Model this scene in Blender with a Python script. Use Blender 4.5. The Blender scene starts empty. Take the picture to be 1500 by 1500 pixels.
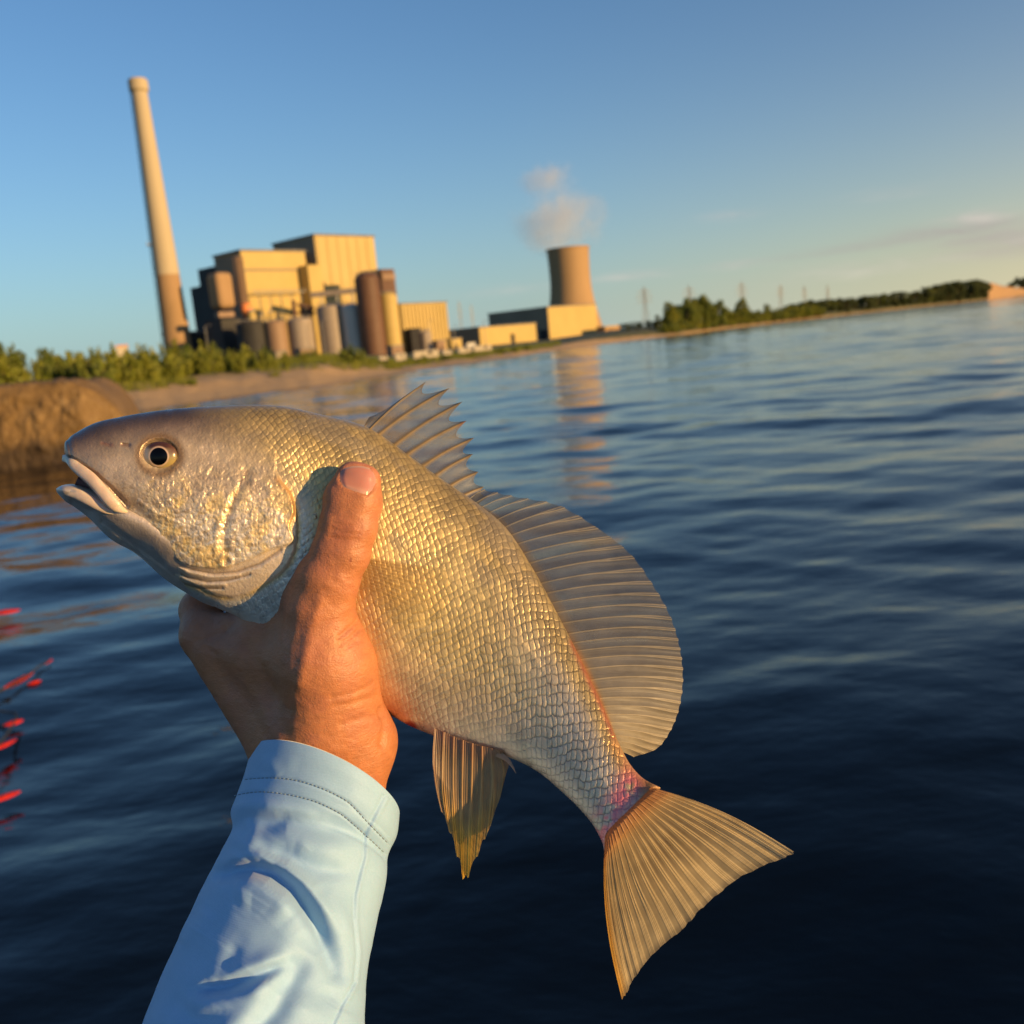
import bpy, math, random
import numpy as np
from mathutils import Matrix, Vector, Euler

rng = np.random.default_rng(7)
random.seed(7)
SC = bpy.context.scene
COL = SC.collection
R = math.radians

# ------------------------------------------------------------------ camera
FPX = 1387.0            # focal length in pixels of the 1500 px photograph
CAM_H = 2.0
PITCH = math.atan(248.0 / FPX)
ROLL = R(5.4)
cam_rot = (Matrix.Rotation(R(90) - PITCH, 3, 'X') @ Matrix.Rotation(-ROLL, 3, 'Z'))
CR = np.array(cam_rot)
CP = np.array([0.0, 0.0, CAM_H])
cd = bpy.data.cameras.new('camera')
cd.sensor_width = 36.0
cd.lens = 36.0 * FPX / 1500.0
cd.clip_start = 0.02
cd.clip_end = 20000
cd.dof.use_dof = True
cd.dof.focus_distance = 0.432
cd.dof.aperture_fstop = 13.0
cam = bpy.data.objects.new('camera', cd)
cam.matrix_world = Matrix.Translation(Vector(CP)) @ cam_rot.to_4x4()
COL.objects.link(cam)
SC.camera = cam


def cam_pts(px, py, d):
    """points given in measured photo coordinates and metres from the lens -> camera space"""
    px, py, d = np.broadcast_arrays(np.asarray(px, float), np.asarray(py, float), np.asarray(d, float))
    return np.stack([(px - 750) / FPX * d, (750 - py) / FPX * d, -d], -1)


def to_world(c):
    return np.asarray(c) @ CR.T + CP


def near(px, py, d):
    return to_world(cam_pts(px, py, d))


def far(px, py, D):
    """world point on the sight line at horizontal distance D"""
    r = near(px, py, 1.0) - CP
    return CP + r * (D / math.hypot(r[0], r[1]))


def hor(px):
    return 430 + (1500 - px) * 0.0945


def azim(px):
    r = near(px, hor(px), 1.0) - CP
    return math.atan2(r[0], r[1])


# ------------------------------------------------------------------ mesh helpers
def tag(o, label=None, cat=None, group=None, kind=None):
    if label: o['label'] = label
    if cat: o['category'] = cat
    if group: o['group'] = group
    if kind: o['kind'] = kind
    return o


def mesh(name, V, F, mat=None, parent=None, origin=None, smooth=True, attrs=None, vcol=None, mats=None, fmat=None):
    V = np.asarray(V, np.float64)
    if origin is not None:
        V = V - np.asarray(origin)
    elif parent is not None and 'org' in parent:
        V = V - np.array(parent['org'])
    me = bpy.data.meshes.new(name)
    if isinstance(F, np.ndarray):
        n, k = F.shape
        me.vertices.add(len(V)); me.vertices.foreach_set('co', V.astype(np.float32).ravel())
        me.loops.add(n * k); me.loops.foreach_set('vertex_index', F.astype(np.int32).ravel())
        me.polygons.add(n)
        me.polygons.foreach_set('loop_start', np.arange(0, n * k, k, dtype=np.int32))
        me.update(calc_edges=True)
        me.validate()
    else:
        me.from_pydata([tuple(v) for v in V], [], [tuple(f) for f in F])
        me.update()
    me.polygons.foreach_set('use_smooth', np.full(len(me.polygons), smooth))
    for nm, a in (attrs or {}).items():
        a = np.asarray(a, np.float32)
        if a.ndim == 1:
            at = me.attributes.new(nm, 'FLOAT', 'POINT'); at.data.foreach_set('value', a)
        else:
            at = me.attributes.new(nm, 'FLOAT_COLOR', 'POINT')
            c = np.ones((len(a), 4), np.float32); c[:, :a.shape[1]] = a
            at.data.foreach_set('color', c.ravel())
    for m in (mats or ([mat] if mat else [])):
        me.materials.append(m)
    if fmat is not None:
        me.polygons.foreach_set('material_index', np.asarray(fmat, np.int32))
    me.update()
    o = bpy.data.objects.new(name, me)
    COL.objects.link(o)
    if parent is not None:
        o.parent = parent
        if 'org' in parent: o['org'] = list(parent['org'])
    if origin is not None and parent is None:
        o.location = tuple(origin)
        o['org'] = [float(x) for x in origin]
    return o


def empty(name, loc):
    o = bpy.data.objects.new(name, None)
    o.empty_display_size = 0.2
    COL.objects.link(o); o.location = tuple(loc)
    o['org'] = [float(x) for x in loc]
    return o


class MB:
    """collects simple shapes of ONE object"""
    def __init__(s): s.v = []; s.f = []
    def add(s, V, F):
        b = len(s.v); s.v += [tuple(x) for x in V]; s.f += [tuple(i + b for i in f) for f in F]
    def box(s, c, u, v, w):
        """corner c, edge vectors u v w"""
        c, u, v, w = map(np.asarray, (c, u, v, w))
        P = [c, c+u, c+u+v, c+v, c+w, c+u+w, c+u+v+w, c+v+w]
        F = [(0,3,2,1),(4,5,6,7),(0,1,5,4),(1,2,6,5),(2,3,7,6),(3,0,4,7)]
        if np.dot(np.cross(u, v), w) < 0: F = [f[::-1] for f in F]
        s.add(P, F)
    def prism(s, poly, z0, z1):
        n = len(poly)
        a = sum(poly[i][0]*poly[(i+1)%n][1]-poly[(i+1)%n][0]*poly[i][1] for i in range(n))
        if a < 0: poly = poly[::-1]
        P = [(p[0],p[1],z0) for p in poly] + [(p[0],p[1],z1) for p in poly]
        F = [tuple(range(n))[::-1], tuple(range(n,2*n))] + [(i,(i+1)%n,(i+1)%n+n,i+n) for i in range(n)]
        s.add(P, F)
    def lathe(s, c, prof, n=40, capb=False, capt=True):
        P = []; F = []
        for (r, z) in prof:
            for k in range(n):
                a = 2*math.pi*k/n
                P.append((c[0]+r*math.cos(a), c[1]+r*math.sin(a), c[2]+z))
        for i in range(len(prof)-1):
            for k in range(n):
                F.append((i*n+k, i*n+(k+1)%n, (i+1)*n+(k+1)%n, (i+1)*n+k))
        if capt: F.append(tuple(range((len(prof)-1)*n, len(prof)*n)))
        if capb: F.append(tuple(range(n))[::-1])
        s.add(P, F)
    def tube(s, pts, r, n=6):
        pts = [np.asarray(p, float) for p in pts]
        rr = r if hasattr(r, '__len__') else [r]*len(pts)
        P = []; F = []
        for i, p in enumerate(pts):
            t = pts[min(i+1, len(pts)-1)] - pts[max(i-1, 0)]
            t = t/(np.linalg.norm(t)+1e-12)
            a = np.array([0,0,1.0]) if abs(t[2]) < .9 else np.array([1.0,0,0])
            x = np.cross(t, a); x /= np.linalg.norm(x); y = np.cross(t, x)
            for k in range(n):
                q = 2*math.pi*k/n
                P.append(p + rr[i]*(math.cos(q)*x + math.sin(q)*y))
        for i in range(len(pts)-1):
            for k in range(n):
                F.append((i*n+k, i*n+(k+1)%n, (i+1)*n+(k+1)%n, (i+1)*n+k))
        F.append(tuple(range(n))[::-1]); F.append(tuple(range((len(pts)-1)*n, len(pts)*n)))
        s.add(P, F)
    def build(s, name, mat, parent=None, origin=None, smooth=False):
        return mesh(name, np.array(s.v), s.f, mat, parent, origin, smooth)


# ------------------------------------------------------------------ numpy noise
_G = rng.random((256, 256))
def vnoise(x, y, seed=0):
    x = np.asarray(x, float) + seed*17.31; y = np.asarray(y, float) + seed*9.77
    xi = np.floor(x).astype(int); yi = np.floor(y).astype(int)
    fx = x-xi; fy = y-yi
    fx = fx*fx*(3-2*fx); fy = fy*fy*(3-2*fy)
    a = _G[xi & 255, yi & 255]; b = _G[(xi+1) & 255, yi & 255]
    c = _G[xi & 255, (yi+1) & 255]; d = _G[(xi+1) & 255, (yi+1) & 255]
    return (a*(1-fx)+b*fx)*(1-fy)+(c*(1-fx)+d*fx)*fy
def fbm(x, y, o=4, seed=0):
    s = 0; a = .5
    for i in range(o):
        s = s + a*vnoise(x*2**i, y*2**i, seed+i*3); a *= .5
    return s/(1-.5**o)
def hash2(i, j, k=0):
    return _G[(i*7+j*3+k*31) & 255, (j*11+i*5+k*57) & 255]
def sstep(a, b, x):
    t = np.clip((x-a)/(b-a), 0, 1); return t*t*(3-2*t)
def poly_d(px, py, pts):
    """distance to a polyline, and position along it 0..1"""
    best = np.full(np.shape(px), 1e9); par = np.zeros(np.shape(px)); n = len(pts)-1
    for i in range(n):
        ax, ay = pts[i]; bx, by = pts[i+1]
        dx, dy = bx-ax, by-ay; L = dx*dx+dy*dy+1e-9
        t = np.clip(((px-ax)*dx+(py-ay)*dy)/L, 0, 1)
        d = np.hypot(px-ax-t*dx, py-ay-t*dy)
        m = d < best; best = np.where(m, d, best); par = np.where(m, (i+t)/n, par)
    return best, par
def poly_sd(px, py, pts):
    """signed distance to polygon, negative inside"""
    d, _ = poly_d(px, py, list(pts)+[pts[0]])
    ins = np.zeros(np.shape(px), bool); n = len(pts); j = n-1
    for i in range(n):
        xi, yi = pts[i]; xj, yj = pts[j]
        c = ((yi > py) != (yj > py)) & (px < (xj-xi)*(py-yi)/(yj-yi+1e-12)+xi)
        ins ^= c; j = i
    return np.where(ins, -d, d)
def spl(xs, ys, x):
    """monotone-ish cubic (Catmull-Rom with non-uniform tangents) interpolation"""
    xs = np.asarray(xs, float); ys = np.asarray(ys, float)
    if ys.ndim == 2:
        return np.stack([spl(xs, ys[:, k], x) for k in range(ys.shape[1])], -1)
    h = np.diff(xs); dl = np.diff(ys)/h
    m = np.zeros_like(ys); m[0] = dl[0]; m[-1] = dl[-1]
    m[1:-1] = (h[1:]*dl[:-1]+h[:-1]*dl[1:])/(h[1:]+h[:-1])
    i = np.clip(np.searchsorted(xs, x, 'right')-1, 0, len(h)-1)
    t = (x-xs[i])/h[i]; t2 = t*t; t3 = t2*t
    return (2*t3-3*t2+1)*ys[i]+(t3-2*t2+t)*h[i]*m[i]+(-2*t3+3*t2)*ys[i+1]+(t3-t2)*h[i]*m[i+1]
def curve(pts, n):
    pts = np.asarray(pts, float)
    L = np.concatenate([[0], np.cumsum(np.linalg.norm(np.diff(pts, axis=0), axis=1))]); L /= L[-1]
    return spl(L, pts, np.linspace(0, 1, n))
def grid_faces(nu, nv, closed=False):
    i = np.arange(nu-1)[:, None]; j = np.arange(nv if closed else nv-1)[None, :]
    a = i*nv+j; b = i*nv+(j+1) % nv
    return np.stack([a, b, b+nv, a+nv], -1).reshape(-1, 4)


# ------------------------------------------------------------------ node helpers
class NT:
    def __init__(s, name, world=None):
        if world is None:
            s.m = bpy.data.materials.new(name); s.m.use_nodes = True; s.t = s.m.node_tree
        else:
            s.m = world; s.t = world.node_tree
        s.t.nodes.clear()
    def n(s, typ, _in=None, **kw):
        nd = s.t.nodes.new(typ)
        for k, v in kw.items(): setattr(nd, k, v)
        for k, v in (_in or {}).items(): s.set(nd.inputs[k], v)
        return nd
    def set(s, sock, v):
        if hasattr(v, 'is_output') or isinstance(v, bpy.types.NodeSocket): s.t.links.new(v, sock)
        elif hasattr(v, 'outputs'): s.t.links.new(v.outputs[0], sock)
        else:
            if isinstance(v, (tuple, list)) and sock.type == 'RGBA' and len(v) == 3: v = (*v, 1)
            sock.default_value = v
    def math(s, op, a, b=0.0, c=0.0, clamp=False):
        nd = s.t.nodes.new('ShaderNodeMath'); nd.operation = op; nd.use_clamp = clamp
        s.set(nd.inputs[0], a); s.set(nd.inputs[1], b); s.set(nd.inputs[2], c)
        return nd.outputs[0]
    def mix(s, f, a, b, typ='MIX'):
        nd = s.t.nodes.new('ShaderNodeMix'); nd.data_type = 'RGBA'; nd.blend_type = typ
        s.set(nd.inputs[0], f); s.set(nd.inputs[6], a); s.set(nd.inputs[7], b)
        return nd.outputs[2]
    def ramp(s, f, stops):
        nd = s.t.nodes.new('ShaderNodeValToRGB'); s.set(nd.inputs[0], f)
        e = nd.color_ramp.elements
        while len(e) > 1: e.remove(e[-1])
        for i, (p, c) in enumerate(stops):
            el = e[0] if i == 0 else e.new(p)
            el.position = p; el.color = (*c, 1) if len(c) == 3 else c
        return nd.outputs[0]
    def noise(s, scale, detail=4, rough=.55, vec=None, dist=0.0):
        nd = s.n('ShaderNodeTexNoise', {'Scale': scale, 'Detail': detail, 'Roughness': rough, 'Distortion': dist})
        if vec is not None: s.set(nd.inputs['Vector'], vec)
        return nd.outputs[0]
    def obj(s): return s.n('ShaderNodeTexCoord').outputs['Object']
    def pos(s): return s.n('ShaderNodeNewGeometry').outputs['Position']
    def attr(s, nm, out=0):
        return s.n('ShaderNodeAttribute', attribute_name=nm).outputs[out]
    def scalev(s, v, sc):
        nd = s.t.nodes.new('ShaderNodeMapping'); s.set(nd.inputs[0], v); nd.inputs['Scale'].default_value = sc
        return nd.outputs[0]
    def bump(s, h, strength=.3, dist=.01):
        return s.n('ShaderNodeBump', {'Height': h, 'Strength': strength, 'Distance': dist}).outputs[0]
    def out(s, surf=None, vol=None):
        o = s.t.nodes.new('ShaderNodeOutputMaterial')
        if surf is not None: s.set(o.inputs[0], surf)
        if vol is not None: s.set(o.inputs[1], vol)
        return s.m


def rough_mat(name, c1, c2, scale=1.0, rough=.7, bump=.2, bdist=.02, stretch=None, spec=.3, metal=0.0):
    t = NT(name); v = t.obj()
    if stretch: v = t.scalev(v, stretch)
    f = t.noise(scale, 6, .6, v)
    c = t.ramp(f, [(.3, c1), (.7, c2)])
    f2 = t.noise(scale*6, 4, .6, v)
    b = t.n('ShaderNodeBsdfPrincipled', {'Base Color': c, 'Roughness': rough, 'Specular IOR Level': spec, 'Metallic': metal,
                                        'Normal': t.bump(f2, bump, bdist)})
    return t.out(b)
# ================================================================== light and sky
SUN_AZ = R(122.0); SUN_EL = R(8.0)
sd = np.array([math.sin(SUN_AZ)*math.cos(SUN_EL), math.cos(SUN_AZ)*math.cos(SUN_EL), math.sin(SUN_EL)])
ld = bpy.data.lights.new('sun', 'SUN'); ld.energy = 5.0; ld.angle = R(.55); ld.color = (1.0, .62, .25)
lo = bpy.data.objects.new('sun', ld); COL.objects.link(lo)
lo.rotation_euler = Vector(-sd).to_track_quat('-Z', 'Y').to_euler()
lo.location = (60, -20, 40)

W = bpy.data.worlds.new('World'); SC.world = W; W.use_nodes = True
w = NT('', W)
SKY_TINT = (.85, .975, 1.11)
sky = w.n('ShaderNodeTexSky', sky_type='NISHITA', sun_disc=False, sun_elevation=SUN_EL, sun_rotation=SUN_AZ,
          altitude=100, air_density=1.0, dust_density=.6, ozone_density=3.0)
gen = w.n('ShaderNodeTexCoord').outputs['Generated']
sx = w.n('ShaderNodeSeparateXYZ', {0: gen})
az = w.math('MULTIPLY', w.math('ARCTAN2', sx.outputs[0], sx.outputs[1]), 180/math.pi)
el = w.math('MULTIPLY', w.math('ARCSINE', sx.outputs[2]), 180/math.pi)
cv = w.n('ShaderNodeCombineXYZ', {0: w.math('MULTIPLY', az, .16), 1: w.math('MULTIPLY', el, .8), 2: 3.3})
cn = w.noise(2.2, 6, .6, cv, .4)
clouds = None
def px_azel(px, py):
    r = near(px, py, 1.0)-CP; r = r/np.linalg.norm(r)
    return math.degrees(math.atan2(r[0], r[1])), math.degrees(math.asin(r[2]))
for (cx, cy, sa, se, amp) in ((1072, 315, 1.5, .25, .5), (1080, 388, 1.6, .22, .55), (925, 404, 2.2, .25, .6), (1310, 282, 2.0, .3, .25),
                              (1428, 318, 1.5, .35, 1.0), (740, 425, 3.5, .3, .25),
                              (1650, 330, 5.0, .9, .9), (1280, 392, 5.0, .5, .35)):
    a0, e0 = px_azel(cx, cy)
    qa = w.math('POWER', w.math('DIVIDE', w.math('SUBTRACT', az, a0), sa), 2.0)
    qe = w.math('POWER', w.math('DIVIDE', w.math('SUBTRACT', el, e0), se), 2.0)
    g = w.math('MULTIPLY', w.math('EXPONENT', w.math('MULTIPLY', w.math('ADD', qa, qe), -1.0)), amp)
    clouds = g if clouds is None else w.math('MAXIMUM', clouds, g)
cm = w.math('MULTIPLY', clouds, w.math('MULTIPLY_ADD', cn, 2.6, -.75, clamp=True), clamp=True)
lp = w.math('MULTIPLY_ADD', cn, 1.4, -.1, clamp=True)
ccol = w.mix(lp, (2.5, 2.15, 2.25), (5.2, 4.6, 4.0))
blue = w.mix(1.0, sky.outputs[0], SKY_TINT, 'MULTIPLY')
elp = w.math('MAXIMUM', el, 0.0)
hz = w.math('MULTIPLY', w.math('EXPONENT', w.math('DIVIDE', elp, -6.5)), .85, clamp=True)         # pale band of thicker air low on the horizon
hzc = w.ramp(w.math('MULTIPLY_ADD', az, 1/70., .5, clamp=True), [(.2, (.40, .60, .66)), (.52, (.46, .60, .60)), (.82, (.72, .70, .50)), (1.0, (.95, .80, .50))])
hzc = w.mix(1.0, hzc, (5.6, 5.6, 5.6), 'MULTIPLY')
base_sky = w.mix(hz, blue, hzc)
bank = None
for (cx, cy, sa, se, amp) in ((1405, 338, 3.4, .45, 1.0), (1470, 346, 3.2, .50, 1.0), (1330, 352, 4.0, .22, .7), (1560, 352, 4.5, .5, 1.0), (1250, 366, 5.0, .16, .45)):
    a0, e0 = px_azel(cx, cy)
    qa = w.math('POWER', w.math('DIVIDE', w.math('SUBTRACT', az, a0), sa), 2.0)
    qe = w.math('POWER', w.math('DIVIDE', w.math('SUBTRACT', el, e0), se), 2.0)
    g = w.math('MULTIPLY', w.math('EXPONENT', w.math('MULTIPLY', w.math('ADD', qa, qe), -1.0)), amp)
    bank = g if bank is None else w.math('MAXIMUM', bank, g)
bm = w.math('MULTIPLY', bank, w.math('MULTIPLY_ADD', cn, 2.2, -.35, clamp=True), clamp=True)
cloudy = w.mix(w.math('MULTIPLY', bm, .8), base_sky, (2.55, 2.2, 2.15))
skyc = w.mix(w.math('MULTIPLY', cm, .9), cloudy, ccol)
hs = w.n('ShaderNodeHueSaturation', {'Saturation': 1.0, 'Value': 1.0, 'Color': skyc})
bg = w.n('ShaderNodeBackground', {'Color': hs, 'Strength': .112})
ow = w.t.nodes.new('ShaderNodeOutputWorld'); w.t.links.new(bg.outputs[0], ow.inputs[0])

SC.view_settings.view_transform = 'Standard'; SC.view_settings.look = 'None'
SC.view_settings.gamma = 1.0; SC.view_settings.use_curve_mapping = False
SC.view_settings.exposure = 0.54
SC.cycles.use_denoising = True
SC.cycles.max_bounces = 10; SC.cycles.transparent_max_bounces = 16
SC.cycles.volume_bounces = 4
SC.cycles.caustics_reflective = False; SC.cycles.caustics_refractive = False
SC.cycles.sample_clamp_indirect = 6.0

# ================================================================== water
def wave_h(x, y, cell):
    r2 = np.random.default_rng(11)
    h = np.zeros_like(x)
    for i in range(64):
        lam = .22*(7.5/.22)**(i/63.0)*r2.uniform(.9, 1.1)
        th = R(90)+r2.normal(0, .55)+R(10)          # crests lie mostly across the view
        k = 2*math.pi/lam
        slope = .0112*(1.0 if lam > .5 else .75)*(1.15 if .8 < lam < 4 else .9)
        a = slope/k
        wgt = sstep(2.2, 5.0, lam/cell)
        ph = r2.uniform(0, 6.28)
        wx, wy = math.cos(th)*k, math.sin(th)*k
        h += a*wgt*np.sin(wx*x+wy*y+ph+.8*np.sin(.11*x*k**.5+.07*y*k**.5+ph*2))
    g = .55+.9*fbm(x*.06+5, y*.10+3, 3, 5)
    return h*g
naz, nr = 620, 900
aa = np.radians(np.concatenate([np.linspace(-179.9, -46, 130)[:-1], np.linspace(-46, 46, naz), np.linspace(46, 179.9, 130)[1:]])); naz_all = len(aa); rr = np.concatenate([[.02, .5], 1.2*(4500/1.2)**np.linspace(0, 1, nr-2)])
A, RR = np.meshgrid(aa, rr)
X = RR*np.sin(A); Y = RR*np.cos(A)
cell = np.maximum(RR*np.where(np.abs(A) < R(46), math.radians(92/naz), R(1.05)), RR*math.log(4500/1.2)/nr)
Z = wave_h(X, Y, cell)
WV = np.stack([X, Y, Z], -1).reshape(-1, 3)
t = NT('lake_water'); p = t.pos()
dist = t.n('ShaderNodeVectorMath', {0: p}, operation='LENGTH').outputs['Value']
fine = t.noise(9.0, 3, .5, t.scalev(p, (.6, 1.0, 1.0)))
mid = t.noise(1.1, 5, .55, t.scalev(p, (.45, 1.0, 1.0)), .3)
big = t.noise(.16, 4, .55, t.scalev(p, (.5, 1.0, 1.0)))
near_f = t.math('SUBTRACT', 1.0, t.math('DIVIDE', dist, 60.0, clamp=True))
b1 = t.bump(fine, .10, .05)
t.t.nodes[-1].inputs['Strength'].default_value = .10
nb = t.n('ShaderNodeBump', {'Height': mid, 'Strength': t.math('MULTIPLY_ADD', near_f, -.14, .24), 'Distance': .22, 'Normal': b1}).outputs[0]
nb = t.n('ShaderNodeBump', {'Height': big, 'Strength': t.math('MULTIPLY_ADD', near_f, -.12, .20), 'Distance': .9, 'Normal': nb}).outputs[0]
b = t.n('ShaderNodeBsdfPrincipled', {'Base Color': (.002, .0035, .0055), 'Roughness': .06, 'IOR': 1.333, 'Specular IOR Level': .46, 'Normal': nb})
MW = t.out(b)
wo = mesh('lake_water', WV, grid_faces(nr, naz_all)[:, ::-1].copy(), MW)
tag(wo, kind='structure')

# ================================================================== ground
sh_px = [-1200, -500, 0, 200, 300, 450, 600, 750, 900, 1000, 1100, 1200, 1300, 1400, 1500, 1900, 2600]
sh_d = [30, 40, 52, 62, 68, 76, 95, 125, 200, 240, 330, 430, 560, 740, 950, 1500, 2200]
sh_az = np.array([azim(p_) for p_ in sh_px])
def shore(a): return np.interp(a, sh_az, sh_d)
def ground_h(e, sc=1.0):
    return np.interp(e/sc, [-12, -3, 0, 5, 11, 16, 28, 70, 300, 1500], [-1.6, -.35, 0, .5, 1.25, 1.6, 2.0, 2.6, 3.6, 5.0])
low_a = np.array([azim(p_) for p_ in (480, 585, 800, 930)])
def low_shore(a): return np.interp(a, low_a, [1.0, .30, .34, 1.0])      # the bank is flatter in front of the sheds
def gz(x, y):
    a = math.atan2(x, y); return float(ground_h(math.hypot(x, y)-shore(a))*low_shore(a))
ga = np.radians(np.concatenate([np.linspace(-88, -52, 90)[:-1], np.linspace(-52, 52, 520), np.linspace(52, 80, 40)[1:]]))
ge = np.concatenate([[-12, -6, -3], np.linspace(-2, 32, 60), 33*(2800/33)**np.linspace(0, 1, 36)])
GA, GE = np.meshgrid(ga, ge)
GR = shore(GA)+GE+1.2*(fbm(GA*40, GE*.02+3, 3, 2)-.5)*2*np.clip(1-GE/40, 0, 1)
GX = GR*np.sin(GA); GY = GR*np.cos(GA)
GZ = ground_h(GE)*np.where(GE > 0, low_shore(GA), 1)+(fbm(GX*.25, GY*.25, 4, 4)-.5)*.5*sstep(0, 12, GE)+(fbm(GX*.9, GY*.9, 3, 8)-.5)*.10*sstep(0, 4, GE)
t = NT('shore_ground'); p = t.pos()
n1 = t.noise(.35, 6, .6, p); n2 = t.noise(3.0, 5, .6, p)
sand = t.ramp(n2, [(.25, (.34, .22, .10)), (.75, (.50, .33, .15))])
grass = t.ramp(n1, [(.3, (.05, .06, .015)), (.7, (.13, .12, .03))])
ee = t.attr('inland', 2)
gm = t.math('MULTIPLY_ADD', t.math('ADD', t.math('MULTIPLY', ee, .1), t.math('MULTIPLY', n1, 1.6)), 3.0, -6.6, clamp=True)
wet = t.math('MULTIPLY_ADD', ee, .8, .1, clamp=True)
gc = t.mix(gm, sand, grass)
gc = t.mix(wet, t.mix(1.0, gc, (.5, .48, .46), 'MULTIPLY'), gc)
MG = t.out(t.n('ShaderNodeBsdfPrincipled', {'Base Color': gc, 'Roughness': .85, 'Normal': t.bump(n2, .5, .08)}))
go = mesh('shore_ground', np.stack([GX, GY, GZ], -1).reshape(-1, 3), grid_faces(len(ge), len(ga))[:, ::-1].copy(), MG, attrs={'inland': (GE*np.interp(GA, [azim(850), azim(1000)], [1.0, 4.0])).ravel()})
tag(go, kind='structure')

# ================================================================== power plant
CREAM = rough_mat('cream_cladding', (.41, .30, .098), (.47, .35, .123), .06, .6, .1)
t = NT('ribbed_cladding'); v = t.obj()
n = t.noise(.08, 5, .6, v); st = t.noise(.9, 3, .6, t.scalev(v, (1, 1, .04)))
c = t.mix(t.math('MULTIPLY', st, .35), t.ramp(n, [(.3, (.42, .31, .10)), (.7, (.48, .355, .127))]), (.31, .22, .075))
RIB = t.out(t.n('ShaderNodeBsdfPrincipled', {'Base Color': c, 'Roughness': .55}))
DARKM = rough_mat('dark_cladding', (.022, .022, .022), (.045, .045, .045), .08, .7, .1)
GREYM = rough_mat('grey_and_shaded_cladding', (.19, .16, .11), (.25, .21, .145), .05, .7, .1)  # real grey, and the shade colour of walls turned from the sun
ROOFM = rough_mat('flat_roof_grey', (.12, .12, .12), (.2, .2, .2), .2, .8, .2)
CONC_W = rough_mat('pale_concrete', (.36, .295, .19), (.46, .39, .26), .03, .8, .2, stretch=(1, 1, .2))
CONC_T = rough_mat('tan_concrete', (.27, .175, .085), (.34, .215, .11), .05, .8, .2)
CONC_C = rough_mat('tower_concrete', (.27, .175, .085), (.36, .235, .12), .03, .85, .2, stretch=(1, 1, .15))
BROWN = rough_mat('brown_steel', (.085, .045, .03), (.14, .075, .045), .2, .6, .15, stretch=(1, 1, .2))
SILO_T = rough_mat('tan_silo', (.19, .12, .075), (.27, .18, .115), .2, .6, .15, stretch=(1, 1, .2))
SILO_G = rough_mat('grey_silo', (.22, .18, .145), (.31, .26, .21), .3, .55, .15, stretch=(1.5, 1.5, .1))
SILO_W = rough_mat('white_silo', (.44, .43, .40), (.54, .52, .48), .2, .5, .1, stretch=(1, 1, .2))
WHITE = rough_mat('white_paint', (.46, .40, .28), (.56, .49, .36), .5, .5, .1)
ORANGE = rough_mat('orange_paint', (.65, .20, .06), (.72, .27, .09), .5, .5, .1)
STEEL = rough_mat('galvanised_steel', (.20, .20, .19), (.32, .31, .29), .5, .5, .1)
BLACKM = rough_mat('dark_opening', (.015, .015, .018), (.03, .03, .03), .5, .8, .1)

UAZ = R(42.0)
U = np.array([math.sin(UAZ), math.cos(UAZ), 0.0])            # along the sunlit walls, to the right and away
Vv = np.array([-math.cos(UAZ), math.sin(UAZ), 0.0])          # along the shaded walls, to the left and away

def span(C, d, px, py):
    """length along d from C until the sight line of px"""
    r = near(px, py, 1.0)-CP; r = r[:2]
    A = np.array([[d[0], -r[0]], [d[1], -r[1]]])
    return float(np.linalg.solve(A, CP[:2]-C[:2])[0])

def block(mb, px, py, D, pr, dl=None, depth=None, z0=0.0):
    """box whose near corner stands at photo column px, roof at row py; lit wall ends at column pr, dark wall at dl"""
    C = far(px, py, D); top = C[2]
    a = span(C, U, pr, py); b = depth if depth is not None else span(C, Vv, dl, py)
    base = np.array([C[0], C[1], z0])
    mb.box(base, U*a, Vv*b, np.array([0, 0, top-z0]))
    return base, a, b, top

def building(label, cat='building', name='industrial_building', at=None, group=None):
    return tag(empty(name, at), label, cat, group)

# --- left boiler house
C = far(352, 368, 440)
bA = building('cream boiler house with dark shaded side wall, just right of the tall chimney', at=(C[0], C[1], 0))
m = MB(); base, a, b, top = block(m, 352, 368, 440, 446, 312); m.build('wall', CREAM, bA)
mm = MB(); z1 = far(357, 397, 440)[2]
mm.box(base-Vv*.25+U*.2+[0,0,z1], U*(a-.4), Vv*.2, np.array([0,0,.9])); mm.build('cladding_seam', GREYM, bA)
m = MB(); m.box(base-U*.3+Vv*.2+[0,0,2], U*.25, Vv*(b-.4), np.array([0,0,top-2.6])); m.build('shade_side_skin', GREYM, bA)  # greyer skin: the shade of the sunless side is put into its colour
mm = MB(); mm.box(base+[0,0,top]-U*.6-Vv*.6, U*(a+1.2), Vv*(b+1.2), np.array([0,0,.8])); mm.build('roof', ROOFM, bA)
m = MB(); q = base+Vv*b; zt = far(290, 394, 470)[2]
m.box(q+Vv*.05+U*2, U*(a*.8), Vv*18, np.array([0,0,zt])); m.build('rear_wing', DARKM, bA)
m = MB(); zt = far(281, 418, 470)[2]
m.box(q+Vv*18.1+U*4, U*(a*.7), Vv*12, np.array([0,0,zt])); m.build('low_wing', DARKM, bA)
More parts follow.
